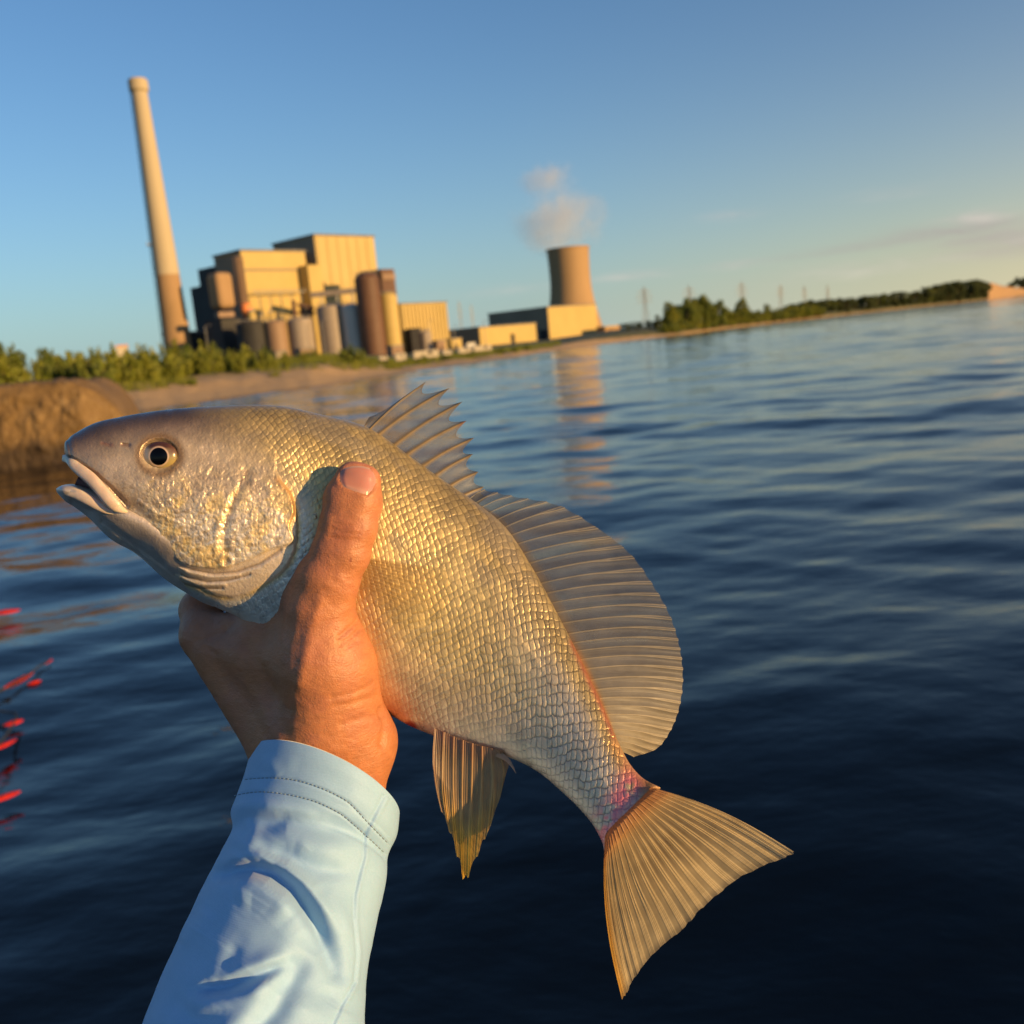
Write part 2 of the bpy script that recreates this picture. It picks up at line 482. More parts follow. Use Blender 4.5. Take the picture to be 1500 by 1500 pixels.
# annex with sunlit narrow face
C2 = far(316, 398, 418); m = MB()
wA = span(C2, U, 341, 398)
m.box([C2[0], C2[1], far(322, 452, 418)[2]], U*wA, Vv*9, np.array([0,0,C2[2]-far(322, 452, 418)[2]]))
o = m.build('annex_tower', CONC_T, bA)
bv = o.modifiers.new('bevel', 'BEVEL'); bv.width = 2.2; bv.segments = 4
m = MB(); m.box([C2[0]-.6, C2[1]-.6, 0], U*(wA+6), Vv*12, np.array([0,0,far(322, 468, 418)[2]])); m.build('annex_base', DARKM, bA)
m = MB(); P0 = far(320, 457, 414); m.box([P0[0], P0[1], far(322, 465, 414)[2]], U*span(P0, U, 343, 457), Vv*3, np.array([0,0,P0[2]-far(322, 465, 414)[2]])); m.build('annex_balcony', SILO_T, bA)
# elevator lattice column with orange hopper
cb = far(346, 376, 425); zb = far(357, 445, 425)[2]
el_ = tag(empty('bucket_elevator', (cb[0], cb[1], 0)), 'grey lattice elevator column with orange hopper at its foot, on the boiler house corner', 'elevator')
m = MB()
for sx_ in (0, 1):
    for sy_ in (0, 1):
        m.box([cb[0], cb[1], zb]+U*(sx_*2.6)+Vv*(sy_*2.6), U*.45, Vv*.45, np.array([0,0,cb[2]-zb]))
for k in range(14):
    z = zb+(cb[2]-zb)*k/14; dz = (cb[2]-zb)/14
    m.tube([np.array([cb[0], cb[1], z]), np.array([cb[0], cb[1], z+dz])+U*2.8], .2, 4)
    m.tube([np.array([cb[0], cb[1], z+dz])+U*.2-Vv*.1, np.array([cb[0], cb[1], z+dz])+U*3.0-Vv*.1], .2, 4)
m.box([cb[0], cb[1], zb]+U*.9+Vv*.9, U*1.2, Vv*1.2, np.array([0,0,cb[2]-zb])); m.build('lattice_column', SILO_T, el_)
m = MB(); m.lathe((cb[0]+U[0]*1.5, cb[1]+U[1]*1.5, zb-6), [(.6, -1), (1.4, 0), (2.5, 2.5), (2.5, 5), (1.6, 6.2)], 16, capb=True); m.build('hopper', ORANGE, el_, smooth=True)
m = MB(); m.tube([np.array([cb[0], cb[1], 0])+U*1.5, np.array([cb[0], cb[1], zb-6.5])+U*1.5], .7, 8); m.build('leg', STEEL, el_)

# --- tall turbine building
C = far(460, 345, 462)
bB = building('tallest cream block with vertical ribbed cladding, behind the silos', at=(C[0], C[1], 0))
m = MB(); base, a, b, top = block(m, 460, 345, 462, 547, 398); m.build('wall', RIB, bB)
m = MB(); m.box(base-U*.3+Vv*.2+[0,0,2], U*.25, Vv*(b-.4), np.array([0,0,top-2.6])); m.build('shade_side_skin', GREYM, bB)
m = MB(); m.box(base+[0,0,top]-U*.6-Vv*.6, U*(a+1.2), Vv*(b+1.2), np.array([0,0,.8])); m.build('roof', ROOFM, bB)
m = MB()
for k in range(6):
    m.box(base-Vv*.33+U*(a*(k+.12)/6)+[0,0,8], U*(a*.045), Vv*.3, np.array([0,0,top-8.5]))
m.build('cladding_rib', RIB, bB)
m = MB(); bs, a2, b2, t2 = block(m, 450, 388, 452, 470, depth=20); m.build('stair_tower', CREAM, bB)
m = MB(); P0 = far(470, 414, 461); m.box([P0[0], P0[1], far(472, 434, 461)[2]]-Vv*1.0, U*1.6, Vv*.9, np.array([0,0,P0[2]-far(472, 434, 461)[2]])); m.build('louvre', BLACKM, bB)

# --- chimney
DC = 440.0
cb = far(234, 330, DC); zt = far(199, 116, DC)[2]; zj = far(249, 403, DC)[2]
hw = lambda x0, x1, y: (x1-x0)/2*math.cos(R(9.8))/FPX*DC*1.05
ch = tag(empty('chimney', (far(234, 330, DC)[0], far(234, 330, DC)[1], 0)), 'very tall tapering chimney, pale above and tan at its foot', 'chimney')
r0 = hw(246, 284, 490); rt = hw(189, 207, 130)
rz = lambda z: rt+(r0-rt)*(1-z/zt)**1.15
m = MB(); m.lathe((cb[0], cb[1], 0), [(rz(z), z) for z in np.linspace(0, zj, 8)], 48, capt=False); m.build('lower_shaft', CONC_T, ch, smooth=True)
m = MB(); m.lathe((cb[0], cb[1], 0), [(rz(z)+.12, z) for z in np.linspace(zj, zt-4, 14)], 48, capt=False); m.build('upper_shaft', CONC_W, ch, smooth=True)
m = MB(); m.lathe((cb[0], cb[1], zt-5), [(rt+.1, -.5), (rt+1.0, .6), (rt+1.0, 4.2), (rt+.4, 5), (rt-.8, 5), (rt-.8, 3)], 48, capt=True); m.build('cap', CONC_W, ch)
m = MB(); zpf = far(222, 356, DC)[2]; dl_ = np.array([-.95, -.3, 0])
pc_ = np.array([cb[0], cb[1], zpf-1])+dl_*(rz(zpf)-.4)-np.array([.3, -.95, 0])*1.6; m.box(pc_, dl_*2.2, np.array([.3, -.95, 0])*3.2, np.array([0, 0, .5])); m.box(pc_+dl_*1.9+[0, 0, .5], dl_*.25, np.array([.3, -.95, 0])*3.2, np.array([0, 0, 1.1])); m.build('gallery', STEEL, ch)
m = MB()
for s_ in (-.35, .35):
    m.tube([np.array([cb[0], cb[1], z])+dl_*(rz(z)+.6)+np.array([.3, -.95, 0])*s_ for z in np.linspace(3, zt-5, 12)], .16, 4)
for z in np.arange(4, zt-5, 2.4):
    m.tube([np.array([cb[0], cb[1], z])+dl_*(rz(z)+.6)+np.array([.3, -.95, 0])*s_ for s_ in (-.35, .35)], .1, 4)
m.build('ladder', DARKM, ch)

# --- low dark buildings by the chimney
P0 = far(240, 497, 452)
lb = building('low dark shed with a flat roof at the foot of the chimney', at=(P0[0], P0[1], 0), cat='shed', name='shed')
m = MB(); L = span(P0, np.array([1.0, .1, 0]), 300, 497); m.box([P0[0], P0[1], 0], np.array([1.0, .1, 0])*L, np.array([-.1, 1, 0])*14, np.array([0,0,P0[2]+1.5])); m.build('wall', DARKM, lb)
m = MB(); m.box([P0[0]-.5, P0[1]-.5, P0[2]+1.6], np.array([1.0, .1, 0])*(L+1), np.array([-.1, 1, 0])*15, np.array([0,0,.8])); m.build('roof', ROOFM, lb)
P0 = far(170, 508, 430)
lb = building('small pale hut among the bushes left of the chimney', at=(P0[0], P0[1], 0), cat='hut', name='hut')
m = MB(); m.box([P0[0], P0[1], 0], np.array([4., 1, 0]), np.array([-1, 4., 0]), np.array([0,0,P0[2]])); m.build('wall', WHITE, lb)
m = MB(); m.prism([(P0[0]-.3, P0[1]-.3), (P0[0]+4.3, P0[1]+.8), (P0[0]+3.3, P0[1]+5), (P0[0]-1.3, P0[1]+4)], P0[2]+.02, P0[2]+.5); m.build('roof', ORANGE, lb)

# --- silos
def silo(label, x0, x1, yt, D, mat, dome=0.0, grp=None, ribs=6):
    w_ = (x1-x0)/2*math.cos(R(8))/FPX*D
    c_ = far((x0+x1)/2, yt, D); h = c_[2]
    s = tag(empty('silo', (c_[0], c_[1], 0)), label, 'silo', grp)
    m = MB(); m.lathe((c_[0], c_[1], 0), [(w_, 0), (w_, h-dome), (w_*.75, h-dome*.4), (w_*.2, h)], 40); m.build('shell', mat, s, smooth=False)
    m = MB()
    for k in range(ribs):
        z = h*(k+1)/(ribs+1)
        m.lathe((c_[0], c_[1], z), [(w_-.05, -.12), (w_+.14, -.1), (w_+.14, .1), (w_-.05, .12)], 40, capt=False)
    m.build('band', mat, s)
    m = MB(); nn = 24
    rail = [np.array([c_[0]+w_*.9*math.cos(2*math.pi*k/nn), c_[1]+w_*.9*math.sin(2*math.pi*k/nn), h-dome*.6+1.1]) for k in range(nn+1)]
    m.tube(rail, .08, 4)
    for k in range(0, nn, 2): m.tube([rail[k]-[0,0,1.1], rail[k]], .07, 4)
    m.build('railing', STEEL, s)
    return s
silo('short dark silo under the boiler house, leftmost of the silo row', 346, 388, 470, 405, DARKM, 1)
silo('short brown silo beside the dark one under the boiler house', 386, 417, 469, 403, SILO_T, 1)
silo('short grey silo with pipework on its top', 420, 456, 465, 405, SILO_G, 1)
silo('wide pale grey silo below the tallest block', 463, 502, 446, 408, SILO_G, 1)
silo('narrow white silo between the grey silo and tall brown silo', 499, 528, 445, 404, SILO_W, 1)
silo('tall dark brown silo with a pointed top in front of the tallest block', 518, 553, 397, 398, BROWN, 3)
silo('slim yellow cream silo right of the tall brown silo', 553, 580, 427, 402, CREAM, 2)
P0 = far(557, 394, 440)
bD = building('narrow brown tower slab behind the cream silo', at=(P0[0], P0[1], 0), name='tower_block')
m = MB(); bs, a2, b2, t2 = block(m, 557, 394, 440, 577, depth=12); m.build('wall', BROWN, bD)
m = MB(); P1 = far(559, 401, 440); m.box([P1[0], P1[1], far(559, 410, 440)[2]]-Vv*.3, U*(a2*.95), Vv*.25, np.array([0,0,P1[2]-far(559, 410, 440)[2]])); m.build('pale_band', SILO_T, bD)
# pipework over silos
P0 = far(434, 452, 415); m = MB()
pp = tag(empty('pipe_rack', (P0[0], P0[1], 0)), 'tangle of dark pipes and ducts above the grey silo', 'pipework')
for (x0, y0, x1, y1, r_) in ((430, 440, 432, 470, .9), (436, 446, 460, 452, .8), (428, 456, 455, 462, .5), (446, 452, 448, 470, .7), (440, 462, 462, 458, .5)):
    m.tube([far(x0, y0, 413), far(x1, y1, 413)], r_, 8)
m.tube([far(434, 470, 413), np.array([*far(434, 470, 413)[:2], 0])], .6, 6)
m.build('pipe', BROWN, pp)
m = MB(); q = far(446, 455, 412); m.box([q[0], q[1], q[2]-2], U*4, Vv*3, np.array([0,0,4.])); m.build('duct_box', DARKM, pp)
for (x0, x1, yt, yb) in ((368, 380, 456, 472), (383, 390, 462, 472), (396, 403, 458, 470), (408, 414, 461, 470)):
    q = far(x0, yt, 420); o_ = tag(empty('vent_stack', (q[0], q[1], 0)), 'small cream vent stack in the row below the boiler house wall', 'vent', 'vent stacks under the boiler house')
    m = MB(); wv = (x1-x0)/2/FPX*420; m.lathe((q[0], q[1], 0), [(wv, 0), (wv, q[2]-1), (wv*.6, q[2])], 16); m.build('shell', CREAM, o_)
    m = MB(); m.lathe((q[0], q[1], q[2]+.05), [(wv*.8, 0), (wv*.8, .5), (wv*.2, .9)], 16, capb=True); m.build('cap', STEEL, o_)

# --- ribbed hall with dark door
P0 = far(586, 446, 470)
bE = building('ribbed cream hall with a tall dark doorway, right of the brown tower', at=(P0[0], P0[1], 0), name='hall')
m = MB(); base, a, b, top = block(m, 586, 446, 470, 654, depth=30); m.build('wall', RIB, bE)
m = MB()
for k in range(13):
    m.box(base-Vv*.5+U*(a*(k+.3)/13)+[0,0,6], U*(a*.03), Vv*.45, np.array([0,0,top-6.5]))
m.build('cladding_rib', RIB, bE)
m = MB(); m.box(base+[0,0,top]-U*.5-Vv*.5, U*(a+1), Vv*(b+1), np.array([0,0,.6])); m.build('roof', ROOFM, bE)
P1 = far(601, 481, 466); m = MB(); m.box([P1[0], P1[1], 0], U*span(P1, U, 616, 481), Vv*3, np.array([0,0,P1[2]])); m.build('doorway', BLACKM, bE)
s = silo('small grey round tank beside the dark doorway of the ribbed hall', 613, 631, 484, 440, SILO_G, 1, ribs=1)

# --- long grey shed (F) with cream end (G)
C = far(702, 480, 520)
bG = building('low shed with long dark side and cream end wall, nearest the water', at=(C[0], C[1], 0), name='shed')
m = MB(); base, a, b, top = block(m, 702, 480, 520, 785, 632); m.build('wall', CREAM, bG)
m = MB(); m.box(base-U*.3+Vv*.2, U*.25, Vv*(b-.4), np.array([0,0,top-.3])); m.build('shade_side_skin', GREYM, bG)
m = MB(); m.box(base+[0,0,top]-U*.5-Vv*.5, U*(a+1), Vv*(b+1), np.array([0,0,.6])); m.build('roof', ROOFM, bG)
P1 = far(750, 502, 560); dd_ = span(base, U, 749, 502)
m = MB(); m.box(base+U*dd_-Vv*.3, U*3.0, Vv*.28, np.array([0,0,6.5])); m.build('door', BLACKM, bG)
# --- big shed in front of cooling tower (H)
C = far(802, 450, 640)
bH = building('large cream shed with dark side in front of the cooling tower', at=(C[0], C[1], 0), name='shed')
m = MB(); base, a, b, top = block(m, 802, 450, 640, 873, 714); m.build('wall', CREAM, bH)
m = MB(); m.box(base-U*.3+Vv*.2, U*.25, Vv*(b-.4), np.array([0,0,top-.3])); m.build('shade_side_skin', GREYM, bH)
m = MB(); m.box(base+[0,0,top]-U*.5-Vv*.5, U*(a+1), Vv*(b+1), np.array([0,0,.6])); m.build('roof', ROOFM, bH)
m = MB(); m.box(base-U*.6+Vv*1.5, U*.28, Vv*7, np.array([0,0,8.])); m.build('door', BLACKM, bH)
P0 = far(883, 478, 660)
lb = building('small tan flat box building right of the cooling tower foot', at=(P0[0], P0[1], 0), cat='building', name='hut')
m = MB(); bs, a2, b2, t2 = block(m, 886, 479, 660, 908, depth=7); m.build('wall', CONC_T, lb)
m = MB(); m.box(bs+[0,0,t2]-U*.5-Vv*.5, U*(a2+1), Vv*8, np.array([0,0,.5])); m.build('roof', CREAM, lb)
m = MB(); m.box(bs-Vv*.2+U*(a2*.2), U*(a2*.3), Vv*.18, np.array([0,0,t2*.6])); m.build('door', BLACKM, lb)

# --- white trailers along the shore
def trailer(label, x0, x1, y0, y1, D):
    P = far(x0, y0, D); o = tag(empty('white_trailer', (P[0], P[1], 0)), label, 'trailer')
    d = np.array([math.cos(.15), math.sin(.15), 0]); L = span(P, d, x1, y0); n_ = np.array([-d[1], d[0], 0])
    zb = min(gz(P[0], P[1]), P[2]-.9)
    m = MB(); m.box([P[0], P[1], zb+.35], d*L, n_*1.6, np.array([0,0,P[2]-zb-.35])); ob = m.build('body', WHITE, o)
    bv = ob.modifiers.new('bevel', 'BEVEL'); bv.width = .12; bv.segments = 3
    for fx in (.2, .8):
        m = MB(); c_ = np.array([P[0], P[1], zb+.22])+d*(L*fx)
        m.tube([c_-n_*.15, c_+n_*.25], .24, 14); m.build('wheel', BLACKM, o)
    m = MB(); m.box(np.array([P[0], P[1], zb+.35+(P[2]-zb)*.35])+d*(L*.6)-n_*.03, d*(L*.14), n_*.025, np.array([0,0,(P[2]-zb)*.3])); m.build('window', DARKM, o)
trailer('longest white trailer parked by the shore in front of the long grey shed', 605, 642, 515, 532, 124)
trailer('short white trailer right behind the longest trailer', 648, 661, 513, 523, 136)
trailer('white trailer left of the low shed end wall', 671, 690, 510, 524, 142)
trailer('white trailer touching the low shed end wall', 693, 720, 507, 520, 146)
trailer('small pale trailer below the cream silo', 578, 594, 518, 534, 116)
trailer('tiny pale trailer at the foot of the tall brown silo', 555, 567, 522, 532, 112)

# --- small sheds, tanks and poles that clutter the yard
for (x0, yt, xr, xl, D, mt, lab) in ((660, 497, 676, 654, 430, CREAM, 'small cream yard shed right of the ribbed hall'), (640, 500, 652, 633, 400, SILO_T, 'small brown yard shed below the ribbed hall'),
        (684, 503, 696, 678, 420, SILO_W, 'small pale yard shed in front of the long grey shed'), (574, 508, 590, 566, 330, SILO_T, 'low brown yard shed at the foot of the cream silo'),
        (792, 500, 800, 786, 600, SILO_W, 'tiny pale shed in the gap between the two cream sheds'), (440, 512, 462, 430, 380, SILO_T, 'low brown yard shed in front of the grey silos'),
        (404, 516, 420, 396, 370, GREYM, 'low grey yard shed in front of the short brown silo'), (876, 489, 884, 872, 640, SILO_T, 'tiny brown shed under the cooling tower foot')):
    C_ = far(x0, yt, D); o_ = building(lab, cat='shed', name='yard_shed', at=(C_[0], C_[1], 0))
    m = MB(); bs, a2, b2, t2 = block(m, x0, yt, D, xr, xl); m.build('wall', mt, o_)
    m = MB(); m.box(bs+[0,0,t2+.02]-U*.3-Vv*.3, U*(a2+.6), Vv*(b2+.6), np.array([0,0,.4])); m.build('roof', ROOFM, o_)
    m = MB(); m.box(bs-Vv*.12+U*(a2*.35), U*(a2*.25), Vv*.1, np.array([0,0,t2*.55])); m.build('door', BLACKM, o_)
for (px, yt, D, lab) in ((628, 470, 440, 'thin lamp pole in front of the ribbed hall'), (664, 478, 430, 'thin lamp pole beside the small cream yard shed'), (708, 470, 500, 'thin lamp pole at the corner of the low cream shed'),
        (300, 478, 400, 'thin lamp pole between chimney and boiler house'), (470, 470, 395, 'thin lamp pole in front of the wide grey silo')):
    C_ = far(px, yt, D); o_ = tag(empty('lamp_pole', (C_[0], C_[1], 0)), lab, 'lamp pole')
    m = MB(); m.tube([(C_[0], C_[1], 0), (C_[0], C_[1], C_[2])], [.22, .14], 8); m.build('pole', STEEL, o_)
    m = MB(); m.tube([(C_[0], C_[1], C_[2]-.1), (C_[0]+1.6, C_[1]-.4, C_[2]+.3)], .12, 6); m.box([C_[0]+1.4, C_[1]-.6, C_[2]+.15], [.9, -.2, 0], [.1, .4, 0], [0, 0, .22]); m.build('lamp_arm', STEEL, o_)
# walkway and stair on the boiler house, ducts between the blocks
P0 = far(368, 430, 436); m = MB(); wk = tag(empty('walkway', (P0[0], P0[1], 0)), 'steel walkway with railing across the cream boiler house wall', 'walkway')
L = span(P0, U, 446, 430); a0 = np.array([P0[0], P0[1], P0[2]])-Vv*1.5
m.box(a0, U*L, Vv*1.2, np.array([0,0,.3])); m.build('deck', STEEL, wk)
m = MB()
for k in range(16): m.tube([a0+U*(L*k/15), a0+U*(L*k/15)+[0,0,1.3]], .07, 4)
m.tube([a0+[0,0,1.3], a0+U*L+[0,0,1.3]], .08, 4); m.tube([a0+[0,0,.7], a0+U*L+[0,0,.7]], .06, 4); m.build('railing', STEEL, wk)
m = MB()
for k in range(5): m.tube([np.array([a0[0], a0[1], 0])+U*(L*(k+.5)/5)+Vv*.3, a0+U*(L*(k+.5)/5)+Vv*.3], .16, 6)
m.build('support', STEEL, wk)
q0, q1 = far(455, 436, 430), far(530, 428, 425)
du = tag(empty('conveyor', q0), 'inclined grey conveyor gallery over the silos toward the tall brown silo', 'conveyor'); m = MB()
dv = q1-q0; m.box(q0, dv, np.array([0, 2.0, 0]), np.array([0, 0, 2.2])); m.build('gallery', SILO_G, du)
m = MB()
for k in (.2, .5, .8):
    for s_ in (0, 1.6): m.tube([np.array([*(q0+dv*k)[:2], 0])+[0, s_, 0], q0+dv*k+[0, s_, 0]], .22, 6)
m.build('trestle', STEEL, du)

# --- cooling tower and steam
DT = 1150.0
cb = far(836, 420, DT); px2m = DT/FPX*math.cos(azim(836))
zt = far(829, 364, DT)[2]
ct = tag(empty('cooling_tower', (cb[0], cb[1], 0)), 'broad concrete cooling tower with waisted sides, steaming at the top', 'cooling tower')
prof = []
for z in np.linspace(0, zt, 40):
    k = z/zt; r_ = 28.5*math.sqrt(1+((k-.68)/.56)**2) if k < .68 else 28.5*math.sqrt(1+((k-.68)/1.1)**2)
    prof.append((r_*px2m/px2m/.83*.83, z))
sc_ = (30*px2m)/prof[-1][0]
prof = [(r_*sc_, z) for r_, z in prof]
prof += [(prof[-1][0]-1.2, zt), (prof[-1][0]-1.6, zt-12)]
m = MB(); m.lathe((cb[0], cb[1], 0), prof, 72, capt=False); m.build('shell', CONC_C, ct, smooth=True)
m = MB(); rt_ = prof[39][0]; m.lathe((cb[0], cb[1], zt-1.2), [(rt_-.1, -.8), (rt_+.9, -.5), (rt_+.9, 1.3), (rt_-.6, 1.4)], 72, capt=False); m.build('rim', CONC_C, ct)
# steam
def steam_mat(nm, NSC, CUT, DENS, SHP):
  t = NT(nm); v = t.obj()
  sp = t.n('ShaderNodeSeparateXYZ', {0: v})
  nz = t.noise(NSC, 7, .62, v, .8)
  rad = t.attr('dummy', 2)
  ln = t.n('ShaderNodeVectorMath', {0: t.scalev(v, SHP)}, operation='LENGTH').outputs['Value']
  fall = t.math('SUBTRACT', 1.0, ln, clamp=True)
  den = t.math('MULTIPLY', t.math('ADD', t.math('SUBTRACT', nz, CUT), t.math('MULTIPLY', fall, .30)), 4.0, clamp=True)
  den = t.math('MULTIPLY', den, t.math('MULTIPLY', fall, 2.5, clamp=True), clamp=True)
  pv = t.n('ShaderNodeVolumePrincipled', {'Color': (.84, .86, .88), 'Density': t.math('MULTIPLY', den, DENS), 'Anisotropy': 0.0})
  ST_ = t.out(vol=pv)
  ST_.cycles.volume_step_rate = .5
  return ST_
def puff(name, px, py, rx, rz_, label, seed):
    c_ = far(px, py, DT); P = []; F = []; n1, n2 = 28, 20
    for i in range(n2+1):
        for j in range(n1):
            a_ = math.pi*i/n2; b_ = 2*math.pi*j/n1
            P.append((c_[0]+rx*math.sin(a_)*math.cos(b_), c_[1]+rx*math.sin(a_)*math.sin(b_), c_[2]+rz_*math.cos(a_)))
    Fq = grid_faces(n2+1, n1, True)
    o = mesh(name, np.array(P), Fq[:, ::-1].copy(), seed, origin=c_)
    return tag(o, label, 'steam')
puff('steam_plume', 818, 325, 66, 48, 'pale pinkish steam plume rising from the cooling tower mouth', steam_mat('steam', .030, .535, .020, (1/66., 1/66., 1/48.)))
puff('steam_wisp', 802, 262, 42, 24, 'thin detached wisp of steam high above the plume', steam_mat('thin_steam', .034, .55, .022, (1/42., 1/42., 1/24.)))

# --- transmission towers
PYL = rough_mat('hazed_steel', (.30, .30, .29), (.38, .37, .35), .5, .7, .1)  # pale tone has the distance haze mixed into the colour
pm = MB(); H = 34.0
for sx_ in (-1, 1):
    for sy_ in (-1, 1):
        pm.tube([(sx_*3.2, sy_*3.2, -3), (sx_*1.0, sy_*1.0, 20), (sx_*.5, sy_*.5, H)], .17, 4)
zz = [0, 6, 11, 15.5, 19.5, 23, 26, 29, 32]
wd = lambda z: np.interp(z, [-3, 20, H], [3.2, 1.0, .5])
for k in range(len(zz)-1):
    for s_ in (-1, 1):
        for ax in (0, 1):
            p0 = [wd(zz[k])*s_]*2; p1 = [wd(zz[k+1])*-s_]*2
            a0 = (wd(zz[k])*s_, wd(zz[k]), zz[k]) if ax == 0 else (wd(zz[k]), wd(zz[k])*s_, zz[k])
            a1 = (-wd(zz[k+1])*s_, wd(zz[k+1]), zz[k+1]) if ax == 0 else (wd(zz[k+1]), -wd(zz[k+1])*s_, zz[k+1])
            pm.tube([a0, a1], .10, 4)
PV = np.array(pm.v); PF = pm.f
am = MB()
for z, L in ((22, 6.5), (26, 7.5), (30, 6.0)):
    am.tube([(-L, 0, z), (0, 0, z+1.3), (L, 0, z)], [.12, .3, .12], 4); am.tube([(-L, 0, z), (L, 0, z)], .16, 4)
    for s_ in (-1, 1): am.tube([(s_*L, 0, z), (s_*L, 0, z-1.6)], .15, 5)
pyl0 = None
for i, (px, yt, D, lab) in enumerate(((943, 420, 700, 'faint lattice pylon nearest the cooling tower, tallest of the pylons'),
        (1009, 418, 860, 'faint pylon standing behind the big green tree clump'),
        (1086, 412, 840, 'faint pylon behind the right edge of the big green tree clump'),
        (1143, 417, 1000, 'faint pylon over the low trees, third from the right'),
        (1178, 419, 1100, 'faint pylon over the low trees, second from the right'),
        (1212, 418, 1250, 'faint pylon over the low trees, rightmost of the row'),
        (672, 440, 900, 'thin faint mast behind the ribbed hall, left one of the pair'),
        (690, 446, 900, 'thin faint mast behind the long shed, right one of the pair'))):
    c_ = far(px, yt, D); hgt = c_[2]-2.0
    if pyl0 is None:
        o = empty('transmission_pylon', (0, 0, 0)); del o['org']; pyl0 = o
        mesh('lattice', PV, PF, PYL, o, smooth=False)
        am.build('crossarm', PYL, o)
    else:
        o = pyl0.copy(); COL.objects.link(o)
        for ch_ in pyl0.children:
            c2 = ch_.copy(); COL.objects.link(c2); c2.parent = o
    tag(o, lab, 'pylon', 'transmission pylons on the skyline')
    o.location = (c_[0], c_[1], 2.0); s_ = hgt/H; o.scale = (s_*(.5 if i > 5 else 1), s_*(.5 if i > 5 else 1), s_); o.rotation_euler = (0, 0, R(20+7*i))
# ================================================================== vegetation
def leaf_mat(name, c1, c2, c3):
    t = NT(name); v = t.pos()
    f = t.noise(.9, 3, .6, v); g = t.attr('tone', 2)
    c = t.ramp(t.math('ADD', t.math('MULTIPLY', f, .5), t.math('MULTIPLY', g, .5)), [(.2, c1), (.5, c2), (.8, c3)])
    d = t.n('ShaderNodeBsdfPrincipled', {'Base Color': c, 'Roughness': .55, 'Specular IOR Level': .25})
    tr = t.n('ShaderNodeBsdfTranslucent', {'Color': c})
    mx = t.n('ShaderNodeMixShader', {0: .35, 1: d, 2: tr})
    return t.out(mx)
LEAF_Y = leaf_mat('yellow_green_leaf', (.10, .125, .014), (.21, .23, .025), (.34, .32, .045))
LEAF_G = leaf_mat('green_leaf', (.07, .10, .016), (.15, .185, .028), (.26, .27, .045))
LEAF_D = leaf_mat('dark_leaf', (.035, .05, .016), (.07, .09, .026), (.12, .135, .04))
BARK = rough_mat('bark', (.06, .045, .03), (.12, .09, .06), 4, .9, .4)

def leaves(r_, clumps, n, size, up=0.3, narrow=.45):
    """many small leaf faces spread through clumps (cx,cy,cz,rx,ry,rz)"""
    cl = np.array(clumps); w_ = (cl[:, 3]*cl[:, 4]*cl[:, 5])**.6; w_ /= w_.sum()
    k = r_.choice(len(cl), n, p=w_)
    d = r_.normal(size=(n, 3)); d /= np.linalg.norm(d, axis=1)[:, None]
    rad = r_.random(n)**.45
    c = cl[k, :3]+d*rad[:, None]*cl[k, 3:]
    a = r_.normal(size=(n, 3)); a[:, 2] += up; a /= np.linalg.norm(a, axis=1)[:, None]
    b = np.cross(a, r_.normal(size=(n, 3))); b /= np.linalg.norm(b, axis=1)[:, None]
    s = size*r_.uniform(.6, 1.4, n)[:, None]
    V = np.stack([c-a*s, c+b*s*narrow, c+a*s, c-b*s*narrow], 1).reshape(-1, 3)
    F = np.arange(4*n).reshape(-1, 4)
    tone = np.repeat(np.clip(hash2(k, k*3)*.6+r_.random(n)*.4, 0, 1), 4)
    return V, F, tone

def proto_plant(name, parts_):
    o = empty(name, (0, 0, 0)); del o['org']
    for nm, V, F, mat_, att in parts_:
        mesh(nm, V, F, mat_, o, smooth=False, attrs=att)
    return o
def place(p, used, loc, rot, sc):
    if id(p) not in used:
        used.add(id(p)); o = p
    else:
        o = p.copy(); COL.objects.link(o)
        for c in p.children:
            c2 = c.copy(); COL.objects.link(c2); c2.parent = o
    o.location = tuple(loc); o.rotation_euler = (0, 0, rot); o.scale = sc if hasattr(sc, '__len__') else (sc,)*3
    return o
used = set()
# shrubs: unit height about 1
def make_shrub(seed, mat_, shoots):
    r_ = np.random.default_rng(seed); cl = []
    m = MB()
    for i in range(shoots):
        a_ = r_.uniform(0, 6.28); q = r_.uniform(.05, .55); h = r_.uniform(.45, 1.0)*(1-.35*q)
        bx, by = q*math.cos(a_), q*math.sin(a_)
        tx, ty = bx*1.35, by*1.35
        m.tube([(bx*.5, by*.5, -.1), (bx, by, h*.5), (tx, ty, h*.9)], [.018, .012, .005], 4)
        for z in (.25, .45, .65, .85):
            if z*1.0 < h: cl.append((bx+(tx-bx)*z, by+(ty-by)*z, h*z+.04, .17*(1.2-z*.6), .17*(1.2-z*.6), .16))
    V, F, tn = leaves(r_, cl, 1000, .07, .7, .5)
    return proto_plant('shrub', [('foliage', V, F, mat_, {'tone': tn}), ('stem', np.array(m.v), m.f, BARK, None)])
SHR = [make_shrub(21+i, [LEAF_Y, LEAF_Y, LEAF_G, LEAF_Y][i], [14, 11, 16, 20][i]) for i in range(4)]
r3 = np.random.default_rng(5)
top_x = [-450, -40, 0, 25, 45, 60, 90, 130, 200, 260, 330, 400, 450, 500, 560, 640, 700, 800]
top_y = [520, 505, 508, 512, 548, 520, 514, 508, 506, 500, 503, 506, 509, 512, 520, 528, 522, 508]
def ground_pt(px, e):
    a_ = azim(px); D = shore(a_)+e
    return np.array([D*math.sin(a_), D*math.cos(a_), 0]), D
ns = 0
